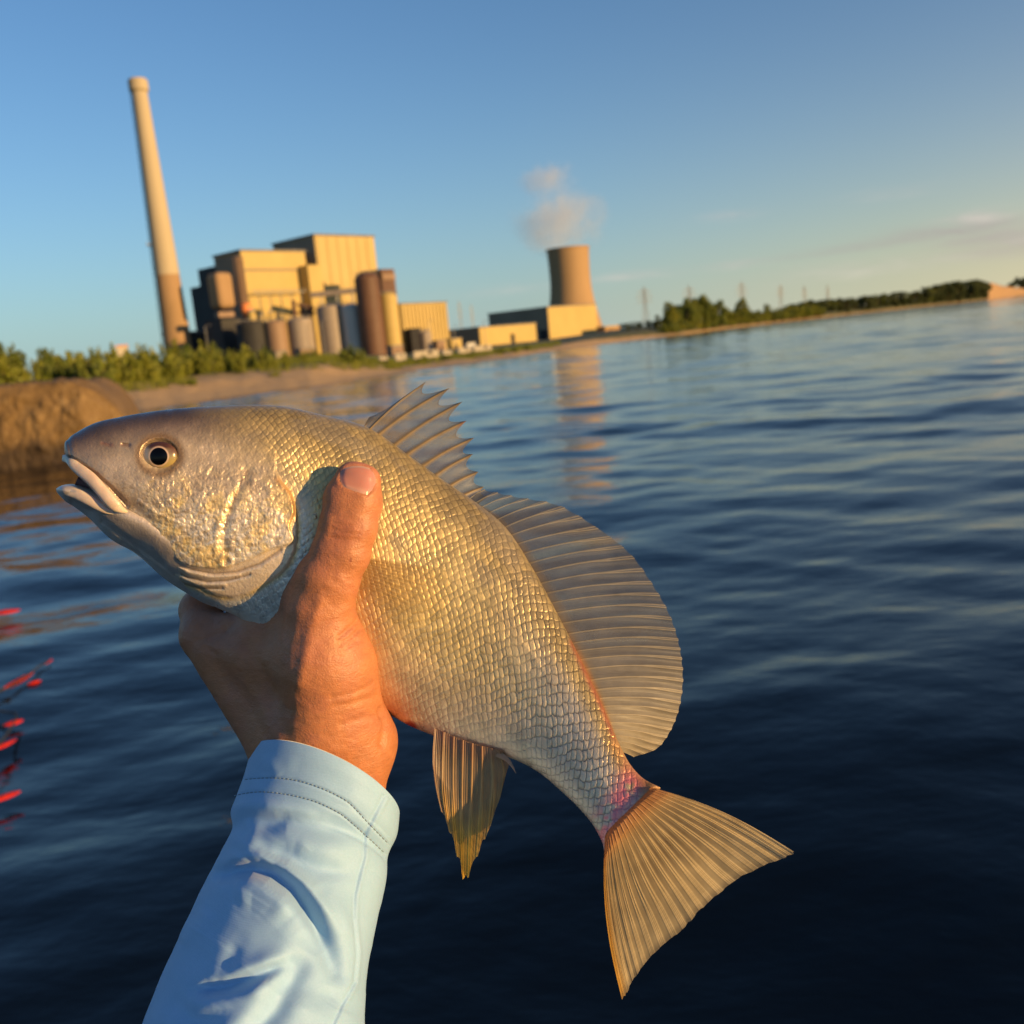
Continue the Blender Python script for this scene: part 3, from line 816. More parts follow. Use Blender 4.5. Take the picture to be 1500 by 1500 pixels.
for row, (e0, e1, n_) in enumerate(((15, 22, 50), (22, 34, 50), (34, 55, 42))):
    for i in range(n_):
        px = -430+(575+430)*(i+r3.uniform(.1, .9))/n_; e = r3.uniform(e0, e1)
        if 37 < px < 58: continue
        P, D = ground_pt(px, e); z = gz(P[0], P[1])
        ty = np.interp(px, top_x, top_y)+r3.uniform(-5, 9)+(2-row)*6
        yb = hor(px)+(CAM_H-z)/D*FPX
        h = max(.5, (yb-ty)/FPX*D)
        o = place(SHR[r3.integers(0, 4)], used, (P[0], P[1], z-.05), r3.uniform(0, 6.28), (h*r3.uniform(.6, .9), h*r3.uniform(.6, .9), h))
        tag(o, 'yellow green shrub in the dense band of bushes above the sandy beach', 'shrub', 'shrubs along the beach bank'); ns += 1
for (px, e, hp, lab) in ((514, 20, 24, 'dark rounded shrub at the foot of the tall brown silo'), (652, 14, 9, 'low green bush between the white trailers'),
                         (733, 13, 9, 'low green bush in front of the cream shed end wall, left one'), (752, 13, 8, 'low green bush in front of the cream shed door'),
                         (770, 13, 8, 'low green bush in front of the cream shed end wall, right one'), (618, 16, 11, 'low green bush in front of the longest white trailer'),
                         (278, 9, 10, 'lone low bush out on the sand left of the other beach bushes'), (690, 13, 9, 'low green bush between the two trailers by the shed')):
    P, D = ground_pt(px, e); z = gz(P[0], P[1]); h = hp/FPX*D*1.3
    o = place(SHR[2], used, (P[0], P[1], z-.03), px*.7, (h*1.0, h*1.0, h)); tag(o, lab, 'shrub')

# low dune grass: nobody could count it
r_ = np.random.default_rng(9); n = 9000
px_ = r_.uniform(-250, 820, n); e_ = 9+r_.random(n)**1.3*50
az_ = np.array([azim(p_) for p_ in np.linspace(-250, 820, 200)]); az_ = np.interp(px_, np.linspace(-250, 820, 200), az_)
D_ = shore(az_)+e_; x_ = D_*np.sin(az_); y_ = D_*np.cos(az_)
keep = fbm(x_*.22, y_*.22, 3, 12) > .47-.01*(e_-9); x_, y_, e_, D_ = x_[keep], y_[keep], e_[keep], D_[keep]
z_ = ground_h(e_)*low_shore(np.arctan2(x_, y_))-.05; n = len(x_)
V = []; hh = r_.uniform(.25, .75, n)
for k in range(5):
    a_ = r_.uniform(0, 6.28, n); ln_ = hh*r_.uniform(.2, .7, n); wd_ = .035
    bx = x_+r_.normal(0, .12, n); by = y_+r_.normal(0, .12, n)
    V.append(np.stack([np.stack([bx-wd_*np.sin(a_), by+wd_*np.cos(a_), z_], -1), np.stack([bx+wd_*np.sin(a_), by-wd_*np.cos(a_), z_], -1),
                       np.stack([bx+ln_*np.cos(a_), by+ln_*np.sin(a_), z_+hh], -1)], 1))
V = np.concatenate(V).reshape(-1, 3)
go_ = mesh('dune_grass', V, np.arange(len(V)).reshape(-1, 3), LEAF_Y, smooth=False, attrs={'tone': np.repeat(r_.random(len(V)//3), 3)})
tag(go_, 'yellow green beach grass growing between the bushes', None, None, 'stuff')

# trees: unit height 1
def make_tree(seed, mat_, wide, low, n=2600):
    r_ = np.random.default_rng(seed); m = MB(); cl = []
    m.tube([(0, 0, -.05), (.01, 0, .2), (.0, .02, .5), (.01, .01, .8)], [.03, .025, .016, .005], 7)
    for i in range(15):
        a_ = r_.uniform(0, 6.28); z = r_.uniform(low+.08, .88); q = wide*min(1, 2.6*(z-low+.05))*math.sqrt(max(.02, 1-((z-.3)/.72)**2))*r_.uniform(.4, 1)
        p = (q*math.cos(a_), q*math.sin(a_), z)
        m.tube([(0, 0, max(.1, z-.22)), (p[0]*.5, p[1]*.5, z-.08), p], [.012, .008, .003], 5)
        s_ = r_.uniform(.13, .21); cl.append((*p, s_*1.15, s_*1.15, s_*.85))
    cl.append((0, 0, .88, .10, .10, .11))
    V, F, tn = leaves(r_, cl, n, .034, .2, .6)
    return proto_plant('tree', [('crown', V, F, mat_, {'tone': tn}), ('trunk', np.array(m.v), m.f, BARK, None)])
TR = [make_tree(41, LEAF_G, .46, .10), make_tree(42, LEAF_Y, .40, .08), make_tree(43, LEAF_D, .34, .06), make_tree(44, LEAF_G, .52, .08), make_tree(45, LEAF_D, .5, .05)]
tx = [900, 915, 945, 970, 976, 982, 1010, 1029, 1050, 1061, 1068, 1087, 1095, 1125, 1157, 1190, 1244, 1304, 1340, 1372, 1442, 1446, 1452, 1480, 1490, 1540]
ty = [478, 476, 474, 471, 462, 445, 438, 435, 439, 446, 453, 440, 452, 446, 446, 440, 437, 430, 427, 418, 411, 412, 425, 416, 410, 403]
r4 = np.random.default_rng(15)
def put_tree(px, e, proto, label, group=None, topy=None, slim=.75):
    P, D = ground_pt(px, e); z = gz(P[0], P[1])
    yt = topy if topy is not None else np.interp(px, tx, ty)+abs(r4.normal(0, 2.5))
    yb = hor(px)+(CAM_H-z)/D*FPX; h = max(2, (yb-yt)/FPX*D)
    wd_ = h*slim if h < 16 else 16*slim
    o = place(proto, used, (P[0], P[1], z-.1), r4.uniform(0, 6.28), (max(wd_, h*.5), max(wd_, h*.5), h))
    return tag(o, label, 'tree', group)
for (px, e, pr_, yt, lab) in ((12, 26, 0, 508, 'leafy tree at the left edge above the breakwater'), (76, 36, 0, 514, 'small tree with thin top right of the sky gap, above the breakwater'),
                              (984, 16, 1, 443, 'bright green tree at the left end of the big clump on the far bank'), (1006, 22, 0, 438, 'second tree of the big clump on the far bank, beside the bright green one'),
                              (1029, 18, 3, 434, 'tallest rounded tree in the middle of the big clump on the far bank'), (1054, 22, 0, 441, 'tree at the right side of the big clump on the far bank'),
                              (1087, 18, 1, 438, 'slender pale tree standing alone right of the big clump'), (1125, 20, 1, 446, 'light green rounded tree right of the slender pale tree'),
                              (962, 30, 2, 462, 'small dark pointed evergreen left of the big clump')):
    put_tree(px, e, TR[pr_], lab, None, yt, .8 if pr_ != 1 else .6)
for i in range(44):
    px = r4.uniform(975, 1160); put_tree(px, r4.uniform(10, 50), TR[r4.choice([0, 1, 3, 3])], 'green tree in the row on the near part of the far bank', 'trees of the far bank clump', np.interp(px, tx, ty)+r4.uniform(3, 16))
for i in range(26):
    px = 905+r4.uniform(0, 75); put_tree(px, r4.uniform(30, 90), TR[r4.choice([2, 4])], 'dark low tree between the cooling tower and the big clump', 'dark trees beside the cooling tower')
for i in range(110):
    px = 1150+(1446-1150)*(i+r4.random())/110; put_tree(px, r4.uniform(8, 45), TR[r4.choice([0, 2, 4, 2, 4])], 'dark green tree in the long wood on the far bank', 'trees of the long far wood')
for i in range(14):
    px = 1484+i*8; put_tree(px, r4.uniform(40, 120), TR[r4.choice([2, 4])], 'dark tree behind the sand bluff at the right edge', 'trees behind the bluff')

for i in range(46):
    px = 968+(1200-968)*(i+r4.random())/46; P, D = ground_pt(px, r4.uniform(6, 12)); z = gz(P[0], P[1]); h = r4.uniform(2.0, 4.0)*D/260
    o = place(SHR[r4.integers(0, 4)], used, (P[0], P[1], z-.1), r4.uniform(0, 6.28), (h*1.3, h*1.3, h))
    tag(o, 'green bush at the foot of the trees on the far bank by the water', 'shrub', 'bushes under the far bank trees')
# sand bluff at the right edge
nb_, mb_ = 60, 26
P0, D0 = ground_pt(1468, 30); a0 = azim(1468)
uu = np.linspace(-1, 1, nb_); vv = np.linspace(0, 1, mb_); UU, VV = np.meshgrid(uu, vv)
al = np.interp(UU, [-1, 1], [azim(1442), azim(1600)]); Db = shore(al)-2+VV*60
hb = np.interp(UU, [-1, -.93, -.6, -.2, 1], [.4, 1., .66, .45, .4])*14
zb_ = hb*sstep(0, .55, VV)*(1-.3*sstep(.7, 1, VV))*sstep(-1.0, -.9, UU)+(fbm(UU*9, VV*5, 4, 3)-.5)*2.2*sstep(0, .2, VV)-.2
SANDM = rough_mat('bluff_sand', (.30, .185, .09), (.38, .24, .12), .3, .9, .3)
bl = mesh('sand_bluff', np.stack([Db*np.sin(al), Db*np.cos(al), zb_], -1).reshape(-1, 3), grid_faces(mb_, nb_)[:, ::-1].copy(), SANDM)
tag(bl, kind='structure')

# ================================================================== breakwater
def gp(px, py, z=0.0):
    r_ = near(px, py, 1.0)-CP; return CP+r_*((z-CP[2])/r_[2])
pl_ = gp(-420, 735); pr_ = gp(186, 668)
dirx = (pr_-pl_)[:2]; Lb = np.linalg.norm(dirx); dirx = np.array([*(dirx/Lb), 0]); nor = np.array([-dirx[1], dirx[0], 0])
prof = curve([(0, -1.2), (.02, -.2), (.10, .7), (.18, 1.4), (.26, 1.86), (.42, 2.06), (.8, 2.1), (2.4, 2.08), (4.2, 2.06), (4.9, 2.1), (5.1, 1.2), (5.2, -1.2)], 150)
nl = 420; ss = np.linspace(0, 1, nl)
SS, KK = np.meshgrid(ss, np.arange(len(prof)), indexing='ij')
off = prof[KK, 0]; zz_ = prof[KK, 1]; sl = SS*Lb
ramp_ = np.sqrt(np.clip(1-(1-np.clip((Lb-sl)/1.5, 0, 1))**2, 0, 1))                   # the end slopes down to the water
zz_ = np.where(zz_ > 0, zz_*(.12+.88*ramp_), zz_)
off = 2.6+(off-2.6)*(.35+.65*np.sqrt(np.clip((Lb-sl)/.9, 0, 1)))
lump = (fbm(sl*.55, off*.6+zz_*.9, 4, 21)-.5)*.7
stone = np.abs(fbm(sl*2.3, off*2+zz_*2.2, 3, 31)-.5)
fine_ = (fbm(sl*7, off*7+zz_*7, 3, 41)-.5)
topw = sstep(1.5, 2.2, zz_)
dx = .42*lump+.30*stone+.10*fine_
zz_ = zz_+topw*(.26*lump+.22*stone+.08*fine_)
BV = pl_+dirx*sl[..., None]+nor*(off-dx*(1-topw)*1.2)[..., None]
BV[..., 2] = zz_
t = NT('breakwater_concrete'); p = t.pos()
zc = t.n('ShaderNodeSeparateXYZ', {0: p}).outputs[2]
n1 = t.noise(1.3, 6, .65, p); n2 = t.noise(8, 5, .6, p)
c = t.ramp(n1, [(.25, (.085, .05, .015)), (.5, (.145, .085, .026)), (.78, (.22, .14, .055))])
c = t.mix(t.math('MULTIPLY_ADD', n2, 2.2, -1.2, clamp=True), c, (.36, .26, .13))
wetf = t.math('MULTIPLY_ADD', t.math('ADD', zc, t.math('MULTIPLY', n1, -.5)), -3.5, 1.6, clamp=True)
c = t.mix(wetf, c, (.05, .03, .012))
MBW = t.out(t.n('ShaderNodeBsdfPrincipled', {'Base Color': c, 'Roughness': .8, 'Normal': t.bump(n2, .6, .06)}))
bw = mesh('breakwater', BV.reshape(-1, 3), grid_faces(nl, len(prof)), MBW)
tag(bw, 'rough rusty brown breakwater block standing in the water at the left edge', 'breakwater')

# ================================================================== red reflections at the left edge, modelled as made-up floating solids
REDM = rough_mat('reflection_red', (.42, .012, .012), (.62, .035, .025), 60, .75, .4, spec=.15)
CORDM = rough_mat('dark_cord', (.02, .02, .02), (.05, .045, .04), 60, .8, .2)
def lathe_along(P, d, prof_, n=18):
    d = d/np.linalg.norm(d); a = np.array([0, 0, 1.0]); x = np.cross(d, a); x /= np.linalg.norm(x); y = np.cross(d, x)
    V = []; F = []
    for (s_, r_) in prof_:
        for k in range(n):
            q = 2*math.pi*k/n; V.append(P+d*s_+r_*(math.cos(q)*x+math.sin(q)*y))
    for i in range(len(prof_)-1):
        for k in range(n): F.append((i*n+k, i*n+(k+1) % n, (i+1)*n+(k+1) % n, (i+1)*n+k))
    return V, F
for (x0, y0, x1, y1, wpx, lab) in ((-14, 899, 30, 893, 12, 'dull red reflection shape at the left edge, uppermost of the shapes on the water'),
        (-16, 945, 22, 934, 9, 'dull red reflection shape at the left edge just below the uppermost one'),
        (30, 942, 58, 929, 8, 'dull pink red reflection shape farthest from the left edge, upper one'),
        (4, 1008, 50, 984, 10, 'long bright red reflection shape lying slantwise, longest of the shapes'),
        (40, 1002, 60, 996, 8, 'short red reflection shape beside the long slanting one'),
        (64, 974, 76, 965, 7, 'small red reflection shape at the upper end of the dark cord'),
        (5, 1062, 34, 1054, 12, 'bright red reflection shape under the bent dark cord'),
        (-14, 1100, 24, 1082, 10, 'red reflection shape below the bent cord, cut by the picture edge'),
        (-20, 1176, 30, 1158, 13, 'lowest bright red reflection shape at the left edge')):
    A_ = gp(x0, y0, .035); B_ = gp(x1, y1, .035); L = np.linalg.norm(B_-A_); rr_ = wpx/FPX*np.linalg.norm(A_-CP)*.55
    c_ = (A_+B_)/2
    o = tag(empty('red_reflection', c_), lab, 'float', 'red reflection shapes on the water')
    m = MB(); pr2 = [(L*s_, rr_*math.sin(math.pi*min(max(s_, .02), .98))**.55) for s_ in np.linspace(0, 1, 14)]
    V, F = lathe_along(A_, B_-A_, pr2); V = [np.array([v_[0], v_[1], .03+(v_[2]-.03)*.45]) for v_ in V]; m.add(V, F); m.build('body', REDM, o, smooth=True)
    m = MB(); V, F = lathe_along(A_-(B_-A_)*.10, B_-A_, [(0, rr_*.12), (L*.3, rr_*.12)], 8); m.add(V, F); m.build('stem', CORDM, o, smooth=True)
m = MB(); m.tube([gp(x, y, .06) for x, y in ((-40, 1038), (-8, 1040), (10, 1043), (22, 1044), (24, 1052), (20, 1060), (8, 1078), (-10, 1100))], .006, 6)
m.tube([gp(x, y, .06) for x, y in ((-20, 1020), (10, 1008), (40, 990), (56, 977), (72, 968))], .006, 6)
tag(m.build('bent_cord', CORDM, smooth=True), 'dark cord bent between the red reflection shapes', 'cord')
# ================================================================== fish
# stations along the fish: dorsal x y, ventral x y, half thickness (mm), lens distance (mm), lateral line position
ST = np.array([
 [94,662, 95,666, 1.0, 427, .5], [94,653, 99,678, 5.0, 427.5, .5], [100,643, 109,691, 8.5, 428.3, .5], [113,633, 126,710, 11.5, 430, .48], [138,620, 148,737, 14.5, 432, .46],
 [175,611, 174,756, 17.5, 434.6, .43], [215,604, 205,785, 20, 437.3, .40], [265,598, 240,830, 22, 440.4, .36], [315,595, 280,868, 24, 443.5, .33],
 [365,593, 318,890, 25.5, 446.2, .31], [412,595, 352,906, 26.5, 448.6, .30], [470,607, 400,950, 27, 451.5, .30], [540,627, 460,995, 27, 454.5, .31],
 [600,668, 520,1025, 26.5, 455, .33], [650,704, 565,1044, 25, 454.5, .345], [700,738, 602,1064, 22.5, 452.5, .35], [740,772, 645,1081, 20, 449, .345],
 [780,832, 693,1095, 17, 443, .345], [818,902, 742,1108, 14, 436, .36], [852,968, 787,1130, 11.3, 428, .40], [881,1028, 822,1159, 9.2, 420.5, .44],
 [905,1085, 851,1187, 7.4, 414, .48], [928,1126, 872,1214, 6.0, 409, .50], [948,1144, 883,1237, 4.6, 405.5, .5], [958,1149, 885,1246, 2.6, 403.8, .5], [968,1154, 889,1256, .4, 403.0, .5]])
ST[:, 5] -= 11.0*np.clip((np.arange(len(ST))-14)/10.0, 0, 1)**1.2
mid = (ST[:, 0:2]+ST[:, 2:4])/2
SL = np.concatenate([[0], np.cumsum(np.linalg.norm(np.diff(mid, axis=0), axis=1))]); STOT = SL[-1]
NS = 1180; NF = 470; NB = 60
sq = np.linspace(0, 1, NS); sq = STOT*np.where(sq < .04, sq*.6, sq-.016*(1-sq)/.96)   # denser at the snout
S = spl(SL, ST, sq)
phf = np.linspace(0, math.pi, NF)
phf = math.pi*(.5-.5*np.cos(phf))*.35+phf*.65
phi = np.concatenate([phf, math.pi+np.linspace(0, math.pi, NB+2)[1:-1]])
tt = (1-np.cos(phi))/2
WW = np.sign(np.sin(phi))*np.abs(np.sin(phi))**.92
D_, V_ = S[:, 0:2], S[:, 2:4]
PX = D_[:, 0:1]+(V_[:, 0:1]-D_[:, 0:1])*tt; PY = D_[:, 1:2]+(V_[:, 1:2]-D_[:, 1:2])*tt
TH = S[:, 4:5]*WW; MIDD = np.repeat(S[:, 5:6], len(phi), 1)
FR = np.zeros((NS, len(phi)), bool); FR[:, :NF] = True
PXM = .45/FPX*1000                                   # mm per photo pixel on the fish
# arc length across the near flank in photo pixels
depth_px = np.hypot(V_[:, 0]-D_[:, 0], V_[:, 1]-D_[:, 1])
ta = tt[:NF][None, :]*depth_px[:, None]; tw = TH[:, :NF]/PXM
arc = np.concatenate([np.zeros((NS, 1)), np.cumsum(np.hypot(np.diff(ta, axis=1), np.diff(tw, axis=1)), 1)], 1)
tLL = S[:, 6]
arcLL = np.array([np.interp(tLL[i], tt[:NF], arc[i]) for i in range(NS)])
vv_ = (arc-arcLL[:, None])                           # px below the lateral line
uu_ = np.repeat(sq[:, None], NF, 1)
fx, fy = PX[:, :NF], PY[:, :NF]
tn = np.repeat(tt[:NF][None], NS, 0)

# ---- scales: overlapping plates on a staggered lattice, each with its own raised free edge
su, sv = 14.0, 9.6
sg_ = np.interp(sq, [300, 520, 860, 1100], [.78, .82, 1.0, .96]); ucum = np.concatenate([[0], np.cumsum(np.diff(sq)/((sg_[1:]+sg_[:-1])/2))])[:, None]*np.ones((1, NF))
a_ = (ucum+.10*vv_*np.clip((uu_-420)/400, -.3, 1)+14*(fbm(uu_*.022, vv_*.022, 3, 1)-.5)+3.0*(fbm(uu_*.11, vv_*.11, 2, 11)-.5))/su
b_ = (vv_/sg_[:, None]+10*(fbm(uu_*.02, vv_*.02, 3, 2)-.5)+2.4*(fbm(uu_*.12, vv_*.12, 2, 12)-.5))/sv
bi = np.floor(b_)
H = np.zeros_like(a_); best = np.full(a_.shape, 1e9); EDGE = np.zeros_like(a_); SID = np.zeros_like(a_); LX = np.zeros_like(a_); LY = np.zeros_like(a_)
for dbj in (-1, 0, 1, 2):
    bj = bi+dbj; offs = .5*np.mod(bj, 2)
    ai = np.floor(a_-offs)
    for da in (-2, -1, 0, 1):
        ck = ai+da; hj = hash2(ck.astype(int), bj.astype(int))
        ca = ck+offs+.5+.24*(hj-.5); cb_ = bj+.22*(hash2(ck.astype(int), bj.astype(int), 3)-.5)
        x = a_-ca; y = b_-cb_
        d = .5-x-.52*np.abs(y)**1.65-.06*(hj-.5)
        ok = (d > 0) & (np.abs(y) < 1.15) & (x > -1.3) & (ca < best)
        best = np.where(ok, ca, best)
        H = np.where(ok, sstep(-.02, .30, d)*(.80+(.10+.55*hash2(ck.astype(int), bj.astype(int), 9))*x-.75*(x+.08)**2-.55*y*y)+.30*(hj-.5)*y+.25*(hash2(ck.astype(int), bj.astype(int), 5)-.5)*x, H)
        EDGE = np.where(ok, d, EDGE); SID = np.where(ok, hj, SID); LX = np.where(ok, x, LX); LY = np.where(ok, y, LY)
edge = np.exp(-(EDGE/(.15+.05*(vnoise(uu_*.2, vv_*.2, 91)-.5)))**2)*(.55+.9*np.clip(fbm(uu_*.06, vv_*.06, 3, 92)-.1, 0, .5))                         # dark seam right at the free edge
tailw = sstep(640, 900, uu_)                          # toward the tail
# where scales are: behind the gill, fading on the nape
gillx = np.interp(fy, [560, 640, 700, 760, 800, 840, 870, 905], [330, 372, 418, 438, 434, 420, 372, 300])
scale_w = sstep(-25, 18, fx-gillx)
nape = sstep(245, 440, fx)*sstep(700, 620, fy)
scale_w = np.maximum(scale_w, nape*.9)*sstep(STOT-8, STOT-22, uu_)
REL = np.zeros_like(a_)                               # relief toward the viewer, mm
REL += scale_w*(H-.4)*(.45-.06*tailw)*(1-.55*sstep(.68, .95, tn)*sstep(430, 520, fx)*(1-.5*tailw))*(.75+.6*(fbm(uu_*.02+7, vv_*.02, 3, 93)-.5))
REL += scale_w*.10*np.cos(LY*22)*np.clip(LX+.3, 0, 1)*(.35)
# lateral line
REL += scale_w*.16*np.exp(-((vv_)/3.5)**2)*(.5+.5*np.cos(a_*6.28))
# ---- head relief
HM = fx < 470
hx, hy = fx[HM], fy[HM]
hr = np.zeros_like(hx)
cheek = [(60,500),(402,500),(404,690),(410,704),(424,722),(431,747),(424,772),(431,790),(394,806),(360,822),(330,832),(302,833),(277,829),(247,814),(216,794),(190,771),(172,758),(150,742),(60,690)]
def smooth_poly(p): return [p[0], p[1]]+[tuple(q_) for q_ in curve(p[2:-1], 70)]+[p[-1]]
sd1 = poly_sd(hx, hy, smooth_poly(cheek))
fade = sstep(655, 715, hy)
hr += 1.5*sstep(2.2, -2.2, sd1)*fade
gm_ = [(60,500),(400,500),(404,700),(424,722),(433,750),(434,790),(428,815),(412,838),(393,851),(343,874),(318,872),(293,861),(262,850),(232,828),(205,808),(150,766),(60,700)]
sd2 = poly_sd(hx, hy, smooth_poly(gm_))
hr += 1.2*sstep(3.5, -3.5, sd2)*sstep(690, 740, hy)
for pts, wd_, am_ in (([(362,690),(350,712),(341,737),(333,758),(329,775),(327,797),(331,818)], 7.5, -.75),
                      ([(372,704),(352,735),(340,770),(336,800)], 7, .22),
                      ([(352,700),(330,740),(318,780),(316,806)], 6, .45),
                      ([(243,812),(258,826),(280,834),(313,840),(345,838),(380,826),(410,806)], 3.0, -.9),
                      ([(237,820),(255,836),(275,846),(303,852),(335,850),(365,842)], 2.6, -.8),
                      ([(228,826),(246,842),(270,855),(295,862),(325,862)], 2.6, -.8),
                      ([(250,822),(275,839),(310,846),(350,843)], 3.0, .5), ([(262,846),(290,857),(330,857)], 2.5, .45),
                      ([(406,700),(423,722),(431,747),(424,772)], 4.0, .3),
                      ([(178,752),(200,776),(222,796),(250,812)], 4, -.8),
                      ([(95,668),(113,676),(140,695),(160,713),(186,740)], 3.2, -1.4),      # fold above the upper lip
                      ([(196,742),(214,758),(240,770)], 4, -.5), ([(205,735),(228,752),(260,765)], 3, .35),
                      ([(151,649),(160,651)], 3.0, -.5), ([(180,651),(188,652)], 2.8, -.9)):
    d, _ = poly_d(hx, hy, pts); hr += am_*np.exp(-(d/wd_)**2)
d, _ = poly_d(hx, hy, [(330,822),(331,823)]); hr += .7*np.exp(-((d-8)/4)**2)
# eye socket
ex, ey = 233.5, 667.0
de = np.hypot((hx-ex)/1.12, hy-ey)
hr += -2.2*sstep(27, 18, de)+.30*np.exp(-((de-34)/8.0)**2)*(1-.5*np.tanh((hy-ey)/10))
# skin texture on the cheeks: irregular cells
def cells(x, y, sc, seed):
    gx, gy = np.floor(x/sc), np.floor(y/sc); f1 = np.full(x.shape, 9.); f2 = np.full(x.shape, 9.); hid = np.zeros_like(x)
    for i in (-1, 0, 1):
        for j in (-1, 0, 1):
            cx, cy = (gx+i).astype(int), (gy+j).astype(int)
            qx = cx+.15+.7*hash2(cx, cy, seed); qy = cy+.15+.7*hash2(cx, cy, seed+3)
            d = np.hypot(x/sc-qx, y/sc-qy)
            hid = np.where(d < f1, hash2(cx, cy, seed+8), hid)
            f2 = np.minimum(np.maximum(f1, d), f2); f1 = np.minimum(f1, d)
    return f1, f2, hid
wx_ = hx+4*(fbm(hx*.05, hy*.05, 3, 6)-.5); wy_ = hy+4*(fbm(hx*.05, hy*.05, 3, 7)-.5)
c1, c2, cid = cells(wx_+3*(fbm(hx*.15, hy*.15, 2, 16)-.5), wy_, 8.0, 2)
cheek_w = sstep(165, 240, hx)*sstep(655, 700, hy)*sstep(4, -8, sd1)
cheek_w = np.maximum(cheek_w, .5*sstep(235, 300, hx)*sstep(596, 628, hy)*sstep(4, -8, sd1)*sstep(30, 40, np.hypot((hx-233.5)/1.12, hy-667)))
belowgill = sstep(0, 10, sd2)*sstep(700, 760, hy)
hr += cheek_w*(.13*np.clip((c2-c1)*2.2, 0, 1)+.26*(cid-.5)*(1-c1))
hr += .60*cheek_w*(fbm(hx*.15, hy*.15, 4, 14)-.5)+.35*cheek_w*np.abs(fbm(hx*.12+3, hy*.12, 3, 17)-.5)*-2+.5*cheek_w*np.clip(fbm(hx*.09, hy*.05, 3, 15)-.5, 0, 1)
hr += .30*(fbm(hx*.10, hy*.10, 4, 9)-.5)+.10*(fbm(hx*.45, hy*.45, 2, 19)-.5)
REL[HM] = REL[HM]*1.0+hr
belly_w = sstep(.86, 1.0, tn)
REL *= np.clip(np.abs(WW[:NF])[None]*3.0, 0, 1)
REL[HM] += 0
# ---- anal vent bump
REL += 1.2*np.exp(-((fx-598)**2+(fy-1058)**2)/120.0)
# ---- colour of the skin, with some highlights and shading painted in
def mixc(c, w_, k): return c*(1-w_[..., None])+np.array(k)*w_[..., None]
Cc = np.zeros(a_.shape+(3,)); Cc[:] = (.62, .46, .19)
Cc = mixc(Cc, sstep(.42, .02, tn)*.85, (.26, .19, .075))
Cc = mixc(Cc, sstep(.55, .95, tn)*.8*sstep(380, 500, uu_), (.55, .44, .32))
Cc = mixc(Cc, tailw*sstep(.1, .35, tn)*.75, (.52, .47, .41))
Cc = mixc(Cc, tailw*sstep(.55, .9, tn)*.5, (.56, .44, .36))
mott = .5+1.5*(fbm(uu_*.018, vv_*.03, 5, 22)-.5)
Cc *= (.78+.44*mott)[..., None]
Cc *= (1+scale_w*(.36-.20*tailw)*(SID-.5))[..., None]
Cc *= np.clip(1-scale_w*(.37+.40*tailw)*(1+.5*sstep(.3, .05, tn)*(1-tailw))*edge*(1-.7*sstep(.7, .97, tn)*sstep(430, 520, fx)*(1-.6*tailw)), .12, 1)[..., None]                       # pigment along the scale edges
Cc *= (.93+scale_w*.42*np.clip(LX+.1, -1, 1)*(1-.5*tailw))[..., None]  # scale shading in the colour: tip lighter, overlapped base darker
blotch = sstep(.48, .64, fbm(uu_*.012+3, vv_*.018, 5, 27))*sstep(.85, .3, tn)*.55*(1-tailw)
Cc = mixc(Cc, blotch, (.22, .18, .12))
# head
hd = np.zeros_like(Cc); hd[:] = (.43, .345, .245)
yd = (fy-np.interp(fx, [90, 180, 300, 420, 520], [640, 610, 596, 597, 622]))
hd = mixc(hd, sstep(75, 8, yd), (.12, .083, .068))
hd = mixc(hd, sstep(25, 0, yd), (.05, .036, .032))
hd = mixc(hd, sstep(240, 120, fx)*.55*sstep(640, 700, fy), (.34, .255, .215))
hd = mixc(hd, sstep(715, 790, fy)*.8, (.62, .56, .49))
hsoft = sstep(720, 640, fy); hw_ = sstep(15, -25, fx-gillx)*(1-hsoft)+hsoft*sstep(75, -115, fx-gillx+50*(fbm(fx*.03, fy*.03, 4, 61)-.5))
fullcell = np.zeros_like(fx); tmp = .90+.2*cid*cheek_w+.10*(1-cheek_w); fullcell[:] = 1; fullcell[HM] = tmp
hd *= fullcell[..., None]
hd *= (.72+.56*fbm(fx*.06, fy*.06, 5, 33))[..., None]
netw = np.zeros_like(fx); netw[HM] = cheek_w*sstep(690, 730, hy)*sstep(.20, .02, c2-c1)*sstep(.40, .62, fbm(hx*.045, hy*.045, 3, 36))
hd = mixc(hd, netw*.6, (.92, .76, .42))  # bright crackle highlights painted on the cell borders
gold = sstep(.42, .60, fbm(fx*.035+4, fy*.035, 5, 38))*sstep(680, 730, fy)*sstep(205, 260, fx)*(1-.75*np.exp(-((fx-368)/34)**2-((fy-735)/42)**2)); hd = mixc(hd, gold*.8, (.74, .54, .22))  # gold highlight patches of the cheek put into the colour
hd = mixc(hd, sstep(.52, .64, fbm(fx*.16, fy*.16, 4, 39))*sstep(660, 720, fy)*.45, (.17, .12, .09))
Cc = mixc(Cc, hw_, (0, 0, 0))+hd*hw_[..., None]
sp_ = np.zeros_like(fx); sp_[HM] = np.exp(-((de-28)/5.5)**2)
Cc = mixc(Cc, sp_*.8, (.17, .095, .035))
tmp = np.zeros_like(fx)
d, _ = poly_d(hx, hy, [(407,704),(424,722),(432,747),(425,772)]); tmp[HM] = np.exp(-(d/5)**2); Cc = mixc(Cc, tmp*.6, (.42, .20, .06))
for pts, wd_, k in (([(150,649),(164,652)], 3.0, (.22, .08, .05)), ([(178,651),(190,652)], 2.6, (.14, .05, .04)), ([(426,716),(436,790)], 2.0, (.2, .1, .05))):
    d, _ = poly_d(hx, hy, pts); tmp[:] = 0; tmp[HM] = np.exp(-(d/wd_)**2); Cc = mixc(Cc, tmp*.45, k)
